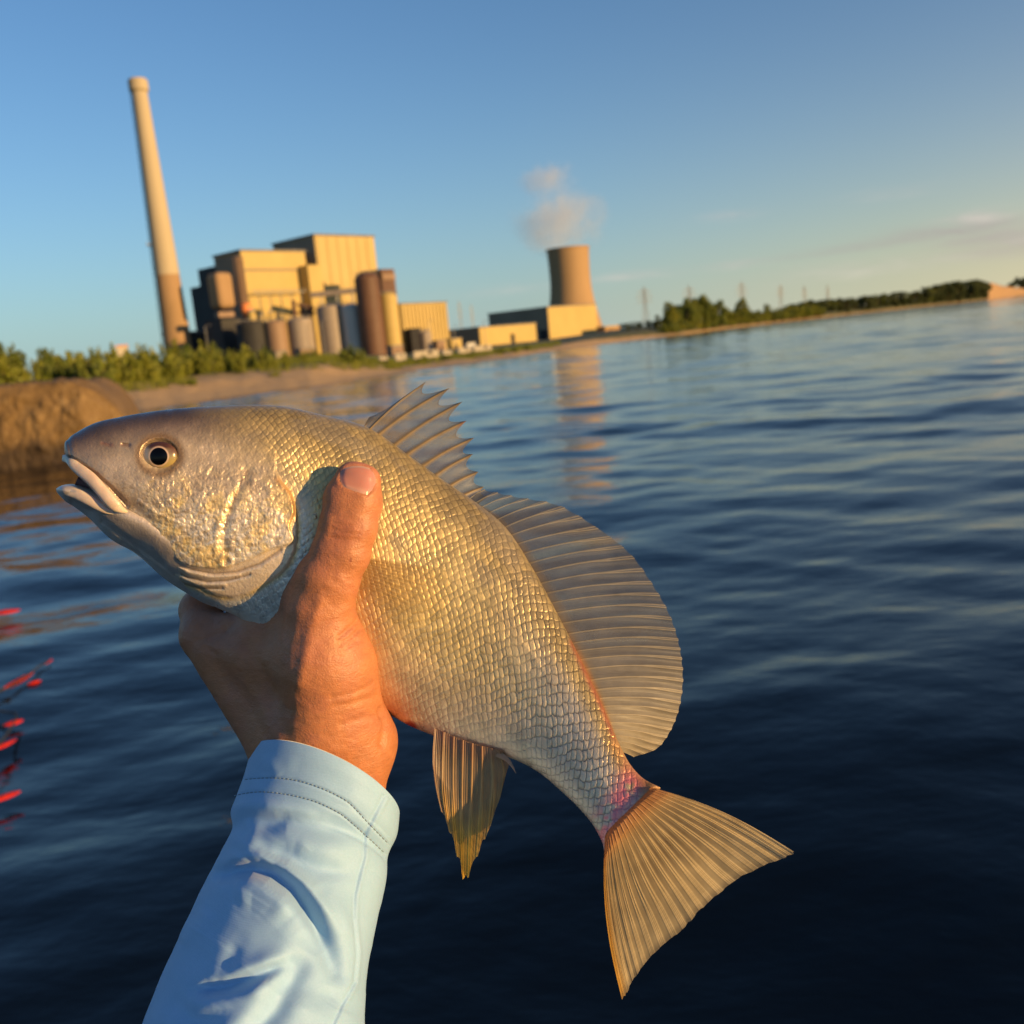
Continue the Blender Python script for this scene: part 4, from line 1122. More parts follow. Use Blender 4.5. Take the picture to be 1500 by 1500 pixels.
tmp[:] = 0; tmp[HM] = sstep(2, 10, sd2)*sstep(690, 790, hy)*sstep(470, 440, hx); Cc = mixc(Cc, tmp*.85, (.64, .64, .61))
Cc *= (1-tmp*.22*(sstep(.5, .35, fbm(fx*.08, fy*.08, 4, 97))))[..., None]
tmp[:] = 0; tmp[HM] = sstep(2, -2, sd2)*sstep(-2, 3, sd1)*sstep(740, 800, hy); Cc = mixc(Cc, tmp*.8, (.68, .55, .41))
# reddened skin: tail root, dorsal fin base, vent; on the belly, orange bounce light from the hand painted in
rn = fbm(fx*.06, fy*.06, 4, 44)
bl_ = (uu_-(STOT-36)); Cc = mixc(Cc, np.exp(-(bl_/21)**2)*sstep(.2, .45, rn)*.95, (.62, .15, .19))
Cc = mixc(Cc, sstep(STOT-16, STOT-4, uu_+20*(rn-.5))*.85, (.46, .28, .12))
ddb, _ = poly_d(fx, fy, [(838,940),(858,985),(882,1035),(900,1080)]); Cc = mixc(Cc, np.exp(-(ddb/5.0)**2)*.85, (.28, .075, .02))
ddb, _ = poly_d(fx, fy, [(905,1090),(930,1126),(952,1146)]); Cc = mixc(Cc, np.exp(-(ddb/14)**2)*.75, (.36, .17, .04))
ddb = np.hypot(fx-600, fy-1066); Cc = mixc(Cc, sstep(14, 6, ddb), (.40, .02, .02))
ddb, _ = poly_d(fx, fy, [(525,850),(545,960),(570,1045)]); Cc = mixc(Cc, np.exp(-(ddb/34)**2)*.6, (.50, .24, .09))
ddb, _ = poly_d(fx, fy, [(640,1076),(700,1098),(738,1106)]); Cc = mixc(Cc, np.exp(-(ddb/16)**2)*.5, (.52, .30, .24))
Cc = np.clip(Cc*1.17+.012, .01, .9)
for pts in ([(243,812),(258,826),(280,834),(313,840),(345,838),(380,826),(410,806)], [(237,820),(255,836),(275,846),(303,852),(335,850),(365,842)], [(228,826),(246,842),(270,855),(295,862),(325,862)]):
    d, _ = poly_d(hx, hy, pts); tmp[:] = 0; tmp[HM] = np.exp(-(d/2.0)**2); Cc = mixc(Cc, tmp*.65, (.20, .13, .09))  # crease shading painted along the gill-fold grooves
d, _ = poly_d(hx, hy, [(362,690),(350,712),(341,737),(333,758),(329,775)]); tmp[:] = 0; tmp[HM] = np.exp(-(d/2.2)**2); Cc = mixc(Cc, tmp*.55, (.22, .12, .07))  # the cheek groove is darkened in the colour likewise
# assemble near side and plain far side
Rfull = np.zeros_like(PX); Rfull[:, :NF] = REL
Cfull = np.zeros(PX.shape+(3,)); Cfull[:, :NF] = Cc
Gfull = np.full(PX.shape, .5); Gfull[:, :NF] = scale_w*np.clip(SID*.7+1.2*(fbm(uu_*.02, vv_*.025, 4, 94)-.35), 0, 1.4)+(1-scale_w)*np.clip(fbm(fx*.1, fy*.1, 3, 55)*1.6-.3, 0, 1)
idx = np.clip(np.interp(tt[NF:], tt[:NF], np.arange(NF)).astype(int), 0, NF-1); Cfull[:, NF:] = Cc[:, idx]
DD = MIDD-TH-Rfull
FV = near(PX, PY, DD/1000.0).reshape(-1, 3)
FFc = grid_faces(NS, len(phi), True)
FISH_O = near(540, 830, .455)
t = NT('fish_skin')
col = t.attr('skin', 0)
nz = t.noise(900, 3, .6, t.obj())
gl = t.noise(420, 4, .75, t.obj())
b = t.n('ShaderNodeBsdfPrincipled', {'Base Color': col, 'Metallic': .38, 'Roughness': t.math('ADD', t.math('MULTIPLY_ADD', gl, .24, .12), t.math('MULTIPLY', t.attr('gloss', 2), .24)), 'Specular IOR Level': .5,
        'Coat Weight': .25, 'Coat Roughness': .12, 'Normal': t.bump(t.math('ADD', nz, t.math('MULTIPLY', gl, 1.2)), .34, .0007),
        'Subsurface Weight': .06, 'Subsurface Scale': .004})
b.inputs['Subsurface Radius'].default_value = (1, .5, .3)
FISHM = t.out(b)
nphi = len(phi); cap0 = np.arange(nphi); cap1 = (NS-1)*nphi+np.arange(nphi)
fish = mesh('fish', FV, FFc, FISHM, origin=FISH_O, attrs={'skin': Cfull.reshape(-1, 3), 'gloss': Gfull.ravel()})
tag(fish, 'silvery golden freshwater fish with a purple brown head, gripped in the hand', 'fish')
fd_px = fx[::3, ::2].ravel(); fd_py = fy[::3, ::2].ravel(); fd_d = DD[:, :NF][::3, ::2].ravel()
def fish_surf(px, py):
    px = np.atleast_1d(px); py = np.atleast_1d(py); out = []
    for x, y in zip(px.ravel(), py.ravel()):
        q = (fd_px-x)**2+(fd_py-y)**2; k = np.argpartition(q, 4)[:4]; w_ = 1/(q[k]+.5); out.append((fd_d[k]*w_).sum()/w_.sum())
    return np.array(out).reshape(px.shape)
def mid_depth(px, py):
    """lens distance (mm) of the fish's middle plane at a photo point (nearest station)"""
    px = np.asarray(px, float); py = np.asarray(py, float)
    k = np.argmin((S[None, ::4, 0]*.5+S[None, ::4, 2]*.5-px.ravel()[:, None])**2+(S[None, ::4, 1]*.5+S[None, ::4, 3]*.5-py.ravel()[:, None])**2, 1)
    return S[::4, 5][k].reshape(px.shape)
def dorsal_depth(px, py):
    px = np.asarray(px, float); py = np.asarray(py, float)
    k = np.argmin((S[None, :, 0]-px.ravel()[:, None])**2+(S[None, :, 1]-py.ravel()[:, None])**2, 1)
    return S[:, 5][k].reshape(px.shape)

# ---- lower jaw
JST = np.array([[82,716, 83,721, .8, 426.2], [88,712, 92,731, 6, 427], [104,709, 108,742, 9, 428.6], [133,716, 128,757, 12.4, 431], [172,728, 160,788, 15.5, 434],
                [220,748, 200,812, 18.2, 437.3], [260,772, 240,847, 19.2, 440.6], [298,798, 272,868, 17.5, 443], [318,822, 300,884, 11, 445.6], [325,842, 318,890, 1.5, 449]])
jm = (JST[:, :2]+JST[:, 2:4])/2; jl = np.concatenate([[0], np.cumsum(np.linalg.norm(np.diff(jm, axis=0), axis=1))])
nj = 260; JS = spl(jl, JST, np.linspace(0, jl[-1], nj)); ph2 = np.linspace(0, 2*math.pi, 161)[:-1]
t2 = (1-np.cos(ph2))/2; w2 = np.sin(ph2)
w2 = np.where(w2 > 0, np.abs(np.sin(math.pi*np.clip(t2, 0, 1)**.62))**.8, -np.abs(w2)**.8)
jx = JS[:, 0:1]+(JS[:, 2:3]-JS[:, 0:1])*t2; jy = JS[:, 1:2]+(JS[:, 3:4]-JS[:, 1:2])*t2
jr = np.zeros_like(jx)
for pts, wd_, am_ in (([(107,735),(133,748),(165,770),(205,800),(240,828)], 3.5, -.6), ([(140,752),(175,777),(215,806)], 4, .4),
                      ([(150,765),(190,793),(235,826),(265,850),(295,870)], 3, -.7), ([(180,796),(225,830),(262,857)], 3, -.4)):
    d, _ = poly_d(jx, jy, pts); jr += 1.2*am_*np.exp(-(d/wd_)**2)
jr += .35*(fbm(jx*.08, jy*.08, 4, 3)-.5)+.1*(fbm(jx*.4, jy*.4, 2, 5)-.5)
jr *= (w2 > .05)
jc = np.zeros(jx.shape+(3,)); jc[:] = (.56, .48, .42)
jc = mixc(jc, sstep(.55, 1, np.repeat(t2[None], nj, 0))*.7, (.66, .63, .59))
jc = mixc(jc, np.exp(-(((np.repeat(t2[None], nj, 0))-.48)/.10)**2)*.35*sstep(100, 150, jx), (.26, .23, .22))
jc *= (.78+.44*fbm(jx*.05, jy*.07, 5, 8))[..., None]
JV = near(jx, jy, (JS[:, 5:6]-JS[:, 4:5]*w2-jr)/1000).reshape(-1, 3)
mesh('lower_jaw', JV, grid_faces(nj, 160, True), FISHM, fish, attrs={'skin': jc.reshape(-1, 3), 'gloss': np.full(jc.shape[0]*jc.shape[1], .8)})
# inside of the mouth
m = MB(); MOUTH = rough_mat('mouth_lining', (.10, .05, .05), (.16, .08, .08), 300, .5, .2)
def flat_tube(pts, rad_px, fl, name, mat_, parent, n=28, N=90, dd=None, shape=None):
    """soft strip following photo points (x, y, lens mm); rad_px per point across, fl = thickness ratio"""
    P = curve(np.array(pts, float), N); rp = np.interp(np.linspace(0, 1, N), np.linspace(0, 1, len(rad_px)), rad_px)
    T = np.gradient(P[:, :2], axis=0); T /= np.linalg.norm(T, axis=1)[:, None]; Nn = np.stack([-T[:, 1], T[:, 0]], -1)
    an = np.linspace(0, 2*math.pi, n, endpoint=False)
    x = P[:, 0:1]+Nn[:, 0:1]*rp[:, None]*np.cos(an); y = P[:, 1:2]+Nn[:, 1:2]*rp[:, None]*np.cos(an)
    d = P[:, 2:3]-rp[:, None]*PXM*fl*np.sin(an)
    V = near(x, y, d/1000).reshape(-1, 3)
    F = grid_faces(N, n, True)
    return mesh(name, V, F, mat_, parent), x, y
t = NT('fish_lip'); nz = t.noise(220, 4, .6, t.obj())
b = t.n('ShaderNodeBsdfPrincipled', {'Base Color': t.ramp(nz, [(.3, (.56, .43, .33)), (.7, (.68, .54, .42))]), 'Roughness': .38, 'Coat Weight': .3, 'Coat Roughness': .2,
        'Subsurface Weight': .25, 'Subsurface Scale': .004, 'Normal': t.bump(t.noise(700, 3, .6, t.obj()), .15, .0005)})
LIPM = t.out(b)
sf = lambda x, y: float(fish_surf(x, y)[0])
flat_tube([(91,671,426.4), (98,672,423.2), (113,685,419.4), (133,701,416.8), (150,720,415.6), (166,738,415.4), (179,747,417.2), (187,750,419.2)], [4.5, 7.5, 8.8, 9.2, 9.2, 9.6, 8.5, 1.5], .50, 'upper_lip', LIPM, fish)
flat_tube([(84,718,425.6), (93,719,422.4), (110,723,420.4), (128,731,419), (143,740,418.6), (157,748,418.8), (170,752,419.4)], [3.5, 6.5, 8, 8.5, 7.5, 5.5, 2], .50, 'lower_lip', LIPM, fish)
flat_tube([(112,704,428), (128,711,429), (146,727,427), (163,742,423)], [6, 11, 13, 7], .6, 'mouth_lining', MOUTH, fish)

# ---- eye
esd = sf(ex+34, ey)*.5+sf(ex-34, ey)*.5
ne_r, ne_a = 60, 96; EYR = 20.5
rr_ = np.linspace(0, 1, ne_r); aa_ = np.linspace(0, 2*math.pi, ne_a, endpoint=False)
RRe, AAe = np.meshgrid(rr_, aa_, indexing='ij')
exx = ex+26.5*RRe*np.cos(AAe); eyy = ey+EYR*RRe*np.sin(AAe)
edp = esd+2.2-3.4*np.sqrt(np.clip(1-RRe**2, 0, 1))
EVt = near(exx, eyy, edp/1000).reshape(-1, 3)
dp = np.hypot(exx-232.5, eyy-668.6)
ec = np.zeros(exx.shape+(3,)); ec[:] = (.22, .185, .11)
en_ = fbm(exx*.25, eyy*.25, 3, 4)
ec = mixc(ec, sstep(.35, .75, en_)*.6, (.30, .22, .09)); ec = mixc(ec, sstep(-12, -22, exx-ex)*.7, (.42, .42, .44))
ec = mixc(ec, sstep(-7, -13, eyy-ey)*sstep(-24, -12, exx-ex)*.97, (.06, .022, .014))  # brown shadow of the upper lid painted on the eye
ec = mixc(ec, sstep(8, 20, exx-ex)*sstep(3, -6, eyy-ey)*.8, (.12, .05, .025))
ec = mixc(ec, sstep(15, 18, RRe*29)*sstep(-6, 6, exx-ex)*sstep(0, 10, eyy-ey)*.6, (.55, .40, .12))
ec = mixc(ec, np.exp(-((dp-14.0)/1.3)**2)*.9, (.62, .44, .32))
ec = mixc(ec, sstep(13.2, 12.4, dp), (.004, .004, .005))
t = NT('fish_eye')
b = t.n('ShaderNodeBsdfPrincipled', {'Base Color': t.attr('skin', 0), 'Roughness': .25, 'Metallic': .15, 'Coat Weight': .45, 'Coat Roughness': .03, 'Normal': t.bump(t.noise(500, 2, .5, t.obj()), .05, .0005)})
EYEM = t.out(b)
eye = mesh('eye', EVt, grid_faces(ne_r, ne_a, True)[:, ::-1].copy(), EYEM, fish, attrs={'skin': ec.reshape(-1, 3)})
t = NT('pupil_black'); nn_ = t.noise(300, 2, .5, t.obj())
PUPM = t.out(t.n('ShaderNodeBsdfPrincipled', {'Base Color': t.ramp(nn_, [(.3, (.001, .001, .001)), (.7, (.002, .002, .003))]), 'Roughness': .12, 'Specular IOR Level': .2, 'Coat Weight': 0.0, 'Coat Roughness': .03}))
pr3 = np.linspace(0, 1, 16); RRp, AAp = np.meshgrid(pr3, aa_, indexing='ij')
pxx = 232.5+12.6*RRp*np.cos(AAp); pyy = 668.6+12.6*RRp*np.sin(AAp)
rre = np.hypot((pxx-ex)/26.5, (pyy-ey)/EYR)
pdp = esd+2.2-3.4*np.sqrt(np.clip(1-rre**2, 0, 1))-.18*np.sqrt(np.clip(1-RRp**2, 0, 1))
mesh('pupil', near(pxx, pyy, pdp/1000).reshape(-1, 3), grid_faces(16, ne_a, True)[:, ::-1].copy(), PUPM, eye)

# ---- fins
def fin_mat(name, memb_a, tl=.45, rough=.4):
    t = NT(name)
    c = t.attr('fincol', 0); ray = t.attr('ray', 2)
    nz = t.noise(700, 3, .6, t.obj())
    p_ = t.n('ShaderNodeBsdfPrincipled', {'Base Color': c, 'Roughness': rough, 'Specular IOR Level': .5, 'Coat Weight': .08, 'Coat Roughness': .3, 'Normal': t.bump(nz, .15, .0004)})
    tr = t.n('ShaderNodeBsdfTranslucent', {'Color': c})
    mx = t.n('ShaderNodeMixShader', {0: tl, 1: p_, 2: tr})
    al_ = t.math('MULTIPLY_ADD', ray, 1-memb_a, memb_a, clamp=True)
    tp = t.n('ShaderNodeBsdfTransparent', {'Color': (.96, .95, .92)})
    m2 = t.n('ShaderNodeMixShader', {0: al_, 1: tp, 2: mx})
    return t.out(m2)
def both_sides(V, F, th):
    return V, F
def fin_grid(base, tip, nq, nl, bend=0.0):
    """interpolated ray field. base, tip: matching lists of photo points. returns x,y arrays [nq,nl] and parameters"""
    B = curve(base, nq) if len(base) != len(tip) else spl(np.linspace(0, 1, len(base)), np.array(base, float), np.linspace(0, 1, nq))
    T = curve(tip, nq) if len(base) != len(tip) else spl(np.linspace(0, 1, len(tip)), np.array(tip, float), np.linspace(0, 1, nq))
    r_ = np.linspace(0, 1, nl)
    x = B[:, 0:1]+(T[:, 0:1]-B[:, 0:1])*r_; y = B[:, 1:2]+(T[:, 1:2]-B[:, 1:2])*r_
    nx = -(T[:, 1:2]-B[:, 1:2]); ny = (T[:, 0:1]-B[:, 0:1])
    x = x+bend*nx*np.sin(math.pi*r_); y = y+bend*ny*np.sin(math.pi*r_)
    return x, y, np.repeat(np.linspace(0, 1, nq)[:, None], nl, 1), np.repeat(r_[None], nq, 0)

FINM_D = fin_mat('dorsal_fin_membrane', .56, .42, .55)
FINM_T = fin_mat('tail_fin_membrane', .58, .50)
# spiny dorsal: nine spines with hollowed membrane between them
base = [(535,624),(541,628),(552,637),(573,654),(593,666),(617,682),(636,696),(655,712),(672,727),(696,742)]
tip = [(541,611),(624,559),(659,568),(678,588),(684,616),(695,641),(693,665),(701,691),(709,713),(716,726)]
nq = 9*40+1; nl = 90
x, y, q, r_ = fin_grid([(a-3, b_+4) for a, b_ in base], tip, nq, nl, -.03)
k = q*9; fr = k-np.floor(k); fr[-1] = 0
hol = np.sin(math.pi*np.clip(fr, 0, 1))**.8*np.where(k < 1, .35, .28)*(1-.35*fr)
Bx = x[:, :1]; By = y[:, :1]
sc_ = 1-hol*r_**1.0
x = Bx+(x-Bx)*sc_; y = By+(y-By)*sc_
spn = np.exp(-(np.minimum(fr, 1-fr)*40/4.2)**2*(.35+.9*r_))
bd = dorsal_depth(x[:, 0], y[:, 0])[:, None]
dfin = bd+6*r_-1.2*np.sin(k*math.pi*2)*r_*.6-spn*1.0*(1-.7*r_)
fc = np.zeros(x.shape+(3,)); fc[:] = (.22, .195, .165)
fc = mixc(fc, spn, (.34, .24, .12)); fc = mixc(fc, sstep(.8, 1, r_)*.6, (.10, .08, .07))
fc *= (.8+.4*fbm(x*.08, y*.08, 3, 5))[..., None]
red = np.exp(-(((x-682)/7)**2+((y-628)/9)**2)); fc = mixc(fc, red*.8, (.45, .08, .06))
mesh('spiny_dorsal_fin', near(x, y, dfin/1000).reshape(-1, 3), grid_faces(nq, nl), FINM_D, fish, attrs={'fincol': fc.reshape(-1, 3), 'ray': np.clip(spn*1.1+.3*sstep(.18, .0, r_)+.8*sstep(.965, 1, r_), 0, 1).ravel()})
# soft dorsal
base = [(686,733),(712,744),(738,768),(760,796),(782,832),(802,868),(820,902),(836,936),(852,966),(868,1000),(882,1030),(894,1058),(903,1080),(911,1098)]
tip = [(709,716),(758,727),(821,740),(878,775),(924,811),(957,856),(980,896),(993,932),(1000,968),(1001,1004),(995,1040),(982,1072),(962,1097),(928,1109)]
nr_ = 31; nq = nr_*22+1; nl = 150
x, y, q, r_ = fin_grid([(a-4, b_+2) for a, b_ in base], tip, nq, nl, -.035)
k = np.clip(q+.016*(vnoise(q*10, q*0, 41)-.5)*np.sin(math.pi*q)+.008*(vnoise(q*8+r_*2, r_*2.5, 42)-.5)*r_, 0, 1)*nr_; fr = k-np.floor(k); dr = np.minimum(fr, 1-fr)
notch = np.where(q < .25, .10*(1-q/.25), .012)
Bx = x[:, :1]; By = y[:, :1]; sc_ = 1-notch*np.sin(math.pi*fr)**.8*r_**2; x = Bx+(x-Bx)*sc_; y = By+(y-By)*sc_
split = .10*sstep(.45, .9, r_)
rayw = np.exp(-((dr-split)/(.06))**2)*(.55+.45*sstep(0, .25, r_))
bd = dorsal_depth(x[:, 0], y[:, 0])[:, None]
dfin = bd+(9+9*q)*r_-rayw*.45-1.6*np.sin(q*9+r_*3)*r_+.5*np.cos(2*math.pi*fr)*r_*-1-1.4*(vnoise(q*18, r_*2.5, 43)-.5)*r_
fc = np.zeros(x.shape+(3,)); fc[:] = (.15, .145, .135)
fc = mixc(fc, sstep(.35, .95, q)*.85, (.46, .39, .26))
fc = mixc(fc, rayw*.8*(.45+.55*q), (.50, .43, .31)); fc = mixc(fc, sstep(.16, .0, r_)*.75, (.17, .12, .06))
fc = mixc(fc, sstep(.09, .0, r_)*sstep(.45, .7, q), (.46, .20, .05))
fc *= (.75+.5*fbm(x*.05, y*.05, 4, 6))[..., None]
mesh('soft_dorsal_fin', near(x, y, dfin/1000).reshape(-1, 3), grid_faces(nq, nl), FINM_D, fish, attrs={'fincol': fc.reshape(-1, 3), 'ray': np.clip(rayw*.8+.8*sstep(.15, 0, r_)+.55*sstep(.35, 1, q), 0, 1).ravel()})
# tail fin
base = [(968,1170),(964,1174),(957,1181),(949,1189),(940,1198),(930,1209),(921,1220),(915,1229),(911,1237),(910,1243)]
tip = [(1162,1247),(1146,1258),(1108,1273),(1066,1298),(1030,1330),(998,1360),(962,1394),(934,1425),(919,1452),(911,1464)]
nr_ = 22; nq = nr_*26+1; nl = 190
x, y, q, r_ = fin_grid([(a-24, b_-20) for a, b_ in base], tip, nq, nl, 0)
# outer rays bow: top edge outward, bottom edge inward
bow = .045*(1-2*q); Bx, By, Tx, Ty = x[:, :1], y[:, :1], x[:, -1:], y[:, -1:]
x = x+bow*(Ty-By)*np.sin(math.pi*r_); y = y-bow*(Tx-Bx)*np.sin(math.pi*r_)
k = np.clip(q+.022*(vnoise(q*9, q*0, 31)-.5)*np.sin(math.pi*q)+.012*(vnoise(q*7+r_*2, r_*3, 32)-.5)*r_, 0, 1)*nr_; fr = k-np.floor(k); dr = np.minimum(fr, 1-fr)
edge_rag = 1+.016*(vnoise(q*60, q*0, 34)-.5)*sstep(.7, 1, r_)+.02*(vnoise(q*14, q*0, 35)-.5)*sstep(.7, 1, r_); x = x[:, :1]+(x-x[:, :1])*edge_rag; y = y[:, :1]+(y-y[:, :1])*edge_rag
sp1 = .13*sstep(.22, .5, r_); sp2 = .06*sstep(.55, .8, r_)
rayw = np.maximum(np.exp(-((dr-sp1-sp2)/.075)**2), np.exp(-((dr-np.maximum(sp1-sp2, 0))/.075)**2))
seg = .5+.5*np.sin(r_*230+hash2(np.floor(k+.5).astype(int), 3)*9)
bd = 395.0-6.6*sstep(0, .085, r_)+26*np.clip(r_-.15, 0, 1)
dfin = bd-rayw*.36-2.2*np.sin(q*11+r_*2.5)*r_-1.6*(vnoise(q*26, r_*3, 3)-.5)*r_
fc = np.zeros(x.shape+(3,)); fc[:] = (.60, .45, .23)
fc = mixc(fc, sstep(.45, 1, r_)*.6, (.66, .55, .34))
fc = mixc(fc, rayw*.42, (.64, .48, .25)); fc *= (1-.12*rayw*seg)[..., None]
fc = mixc(fc, sstep(.84, 1.0, q)*.85, (.80, .42, .04)); fc = mixc(fc, sstep(.35, .0, r_)*.55, (.50, .20, .05))
fc = mixc(fc, sstep(.22, .10, r_)*.6, (.50, .22, .09)); fc = mixc(fc, sstep(.93, 1, r_)*.5, (.12, .11, .10))
gap = sstep(.25, .4, dr)*np.exp(-((q-.42)/.22)**2)*np.exp(-((r_-.42)/.22)**2); fc = mixc(fc, gap*.6, (.10, .065, .04))
fc *= (.78+.44*fbm(x*.05, y*.05, 4, 16))[..., None]
mesh('tail_fin', near(x, y, dfin/1000).reshape(-1, 3), grid_faces(nq, nl), FINM_T, fish, attrs={'fincol': fc.reshape(-1, 3), 'ray': np.clip(rayw*.9+.9*sstep(.3, .05, r_), 0, 1).ravel()})
# anal fin
base = [(637,1072),(652,1081),(668,1088),(684,1094),(700,1099),(716,1103),(730,1106),(738,1107)]
tip = [(646,1190),(659,1222),(672,1262),(681,1295),(694,1268),(711,1231),(731,1176),(736,1140)]
nr_ = 8; nq = nr_*30+1; nl = 130
x, y, q, r_ = fin_grid([(a, b_-8) for a, b_ in base], tip, nq, nl, 0)
x = x-7*np.sin(math.pi*r_)*(1-q)+8*np.sin(math.pi*r_)*q
k = q*nr_; fr = k-np.floor(k); dr = np.minimum(fr, 1-fr)
rg = 1-(.05*np.sin(math.pi*fr)+.05*(vnoise(q*30, q*0, 2)-.5))*sstep(.6, 1, r_); y = y[:, :1]+(y-y[:, :1])*rg
rayw = np.exp(-((dr-.12*sstep(.3, .7, r_))/.10)**2)
bd = mid_depth(x[:, 0]+15, y[:, 0]-60)[:, None]
dfin = bd-2*r_-rayw*.6+1.2*np.sin(q*7+r_*2)*r_-4+13*(q-.35)*np.clip(r_*2, 0, 1)
fc = np.zeros(x.shape+(3,)); fc[:] = (.52, .35, .17)
fc = mixc(fc, rayw*.7, (.58, .38, .18)); fc = mixc(fc, sstep(.45, .8, r_)*np.exp(-((q-.42)/.28)**2)*.9, (.95, .55, .05))
fc = mixc(fc, sstep(.25, 0, r_)*.7, (.52, .30, .22)); fc = mixc(fc, sstep(.12, 0, q)*.6, (.45, .30, .22))
fc *= (.8+.4*fbm(x*.06, y*.06, 4, 26))[..., None]
mesh('anal_fin', near(x, y, dfin/1000).reshape(-1, 3), grid_faces(nq, nl), FINM_T, fish, attrs={'fincol': fc.reshape(-1, 3), 'ray': np.clip(rayw*.9+.6*sstep(.3, 0, r_)+.3, 0, 1).ravel()})
FLAPM = rough_mat('fin_flap_skin', (.30, .19, .12), (.40, .27, .18), 200, .5, .1)
flat_tube([(728,1104,mid_depth(740, 1040)-3), (742,1112,mid_depth(740, 1040)-5), (750,1122,mid_depth(740, 1040)-7), (756,1133,mid_depth(740, 1040)-9)], [5, 4, 2, .3], .3, 'fin_flap', FLAPM, fish)
# pectoral fin lying on the flank behind the thumb
base = [(508,812),(506,824),(504,838),(504,850)]; tip = [(652,832),(660,868),(640,905),(585,925)]
nr_ = 15; nq = nr_*14+1; nl = 80
x, y, q, r_ = fin_grid(base, tip, nq, nl, 0)
k = q*nr_; fr = k-np.floor(k); dr = np.minimum(fr, 1-fr)
xs_, ys_ = x[::12, ::8], y[::12, ::8]; gs = fish_surf(xs_, ys_)
from numpy import interp as _ip
g1 = np.stack([_ip(np.arange(nl), np.arange(nl)[::8], gs[i]) for i in range(gs.shape[0])])
g2 = np.stack([_ip(np.arange(nq), np.arange(nq)[::12], g1[:, j]) for j in range(nl)], 1)
rayw = np.exp(-(dr/.14)**2)
dfin = g2-1.0-rayw*.22*(1-.5*r_)
fc = np.zeros(x.shape+(3,)); fc[:] = (.40, .25, .09); fc = mixc(fc, rayw*.5, (.52, .34, .13))
fo = np.clip(sstep(1.0, .45, r_)*.9*sstep(0, .03, q)*sstep(1, .7, q), 0, 1)
PECM = fin_mat('pectoral_fin_membrane', 0.0, .3)
mesh('pectoral_fin', near(x, y, dfin/1000).reshape(-1, 3), grid_faces(nq, nl), PECM, fish, attrs={'fincol': fc.reshape(-1, 3), 'ray': np.clip(fo*(.35+.35*rayw), 0, 1).ravel()})
# ================================================================== hand and forearm (one continuous surface)
def cm(px, py, dmm): return cam_pts(px, py, dmm/1000.0)*1000.0          # camera-space mm
CAPS = []   # (pointA, pointB, rA, rB, squash) in camera mm
def cap(a, b, ra, rb): CAPS.append((cm(*a), cm(*b), ra, rb))
# thumb: tip, joint, base
THUMB = [((525,703,421.5), 10.2), ((517,733,420.5), 12.7), ((510,772,419.5), 12.5), ((500,808,419.5), 12.6), ((482,848,421), 13.2), ((470,895,425), 14.8), ((476,968,431), 19.0)]
# the thumb is broader than it is thick: two chains side by side, blended
for s_ in (-1, 1):
    TH_ = []
    for i, (p, r_a) in enumerate(THUMB):
        w_ = [8.5, 10.5, 10, 10, 9, 6, 2][i]
        a0 = THUMB[max(i-1, 0)][0]; a1 = THUMB[min(i+1, 6)][0]; dx, dy = a1[0]-a0[0], a1[1]-a0[1]; L = math.hypot(dx, dy)
        TH_.append(((p[0]-dy/L*w_*s_, p[1]+dx/L*w_*s_, p[2]+(1.0 if s_ > 0 else 0)), r_a-w_*.305))
    for (p, r_a), (q, r_b) in zip(TH_[:-1], TH_[1:]): cap(p, q, r_a, r_b)
NTH = len(CAPS)
cap((462,846,427), (415,886,440), 7.0, 7.0)             # web edge below the thumb
cap((478,968,432), (478,1060,440), 20.5, 22.0)          # thenar mass
cap((500,985,434), (520,1090,446), 13.5, 17.5)
cap((455,930,434), (392,906,449), 9.5, 7.5)             # web toward the index knuckle
cap((430,968,440), (330,945,463), 12.5, 9.5)
cap((392,915,449), (318,925,466), 7.5, 8.5)
cap((299,931,471), (420,1090,453), 11.0, 17.5)          # back of the hand, index side
cap((340,960,468), (450,1090,458), 12.0, 17.0)
cap((395,985,478), (490,1090,462), 12.0, 16.0)
cap((385,955,455), (440,1060,448), 13.0, 17.0)
cap((450,1005,484), (520,1085,464), 11.0, 15.0)
cap((438,1080,450), (432,1180,446), 19.5, 18.0)         # wrist
cap((512,1085,452), (490,1190,446), 21.5, 20.5)
cap((432,1180,446), (405,1290,434), 18.0, 20)           # forearm inside the sleeve
cap((490,1190,446), (455,1290,434), 20.5, 22)
cap((425,1290,434), (350,1560,402), 23, 27)
cap((350,1560,402), (260,1900,362), 27, 32)
KP = 5.0
FING = [ # index, middle, ring, little: joints behind the fish, curling back onto its far side
 [((299,931,471), 10.8), ((293,893,481), 9.8), ((330,836,490), 8.7), ((378,792,490), 7.8), ((408,768,486), 7.0)],
 [((345,962,470), 11.0), ((362,900,492), 9.4), ((410,820,500), 8.6), ((458,770,496), 7.8), ((486,745,491), 7.0)],
 [((400,988,479), 10.5), ((440,925,499), 9.0), ((494,845,504), 8.2), ((535,800,497), 7.5), ((558,778,491), 6.8)],
 [((452,1008,484), 9.5), ((510,955,500), 8.0), ((560,895,501), 7.2), ((590,862,495), 6.6), ((606,845,490), 6.0)]]

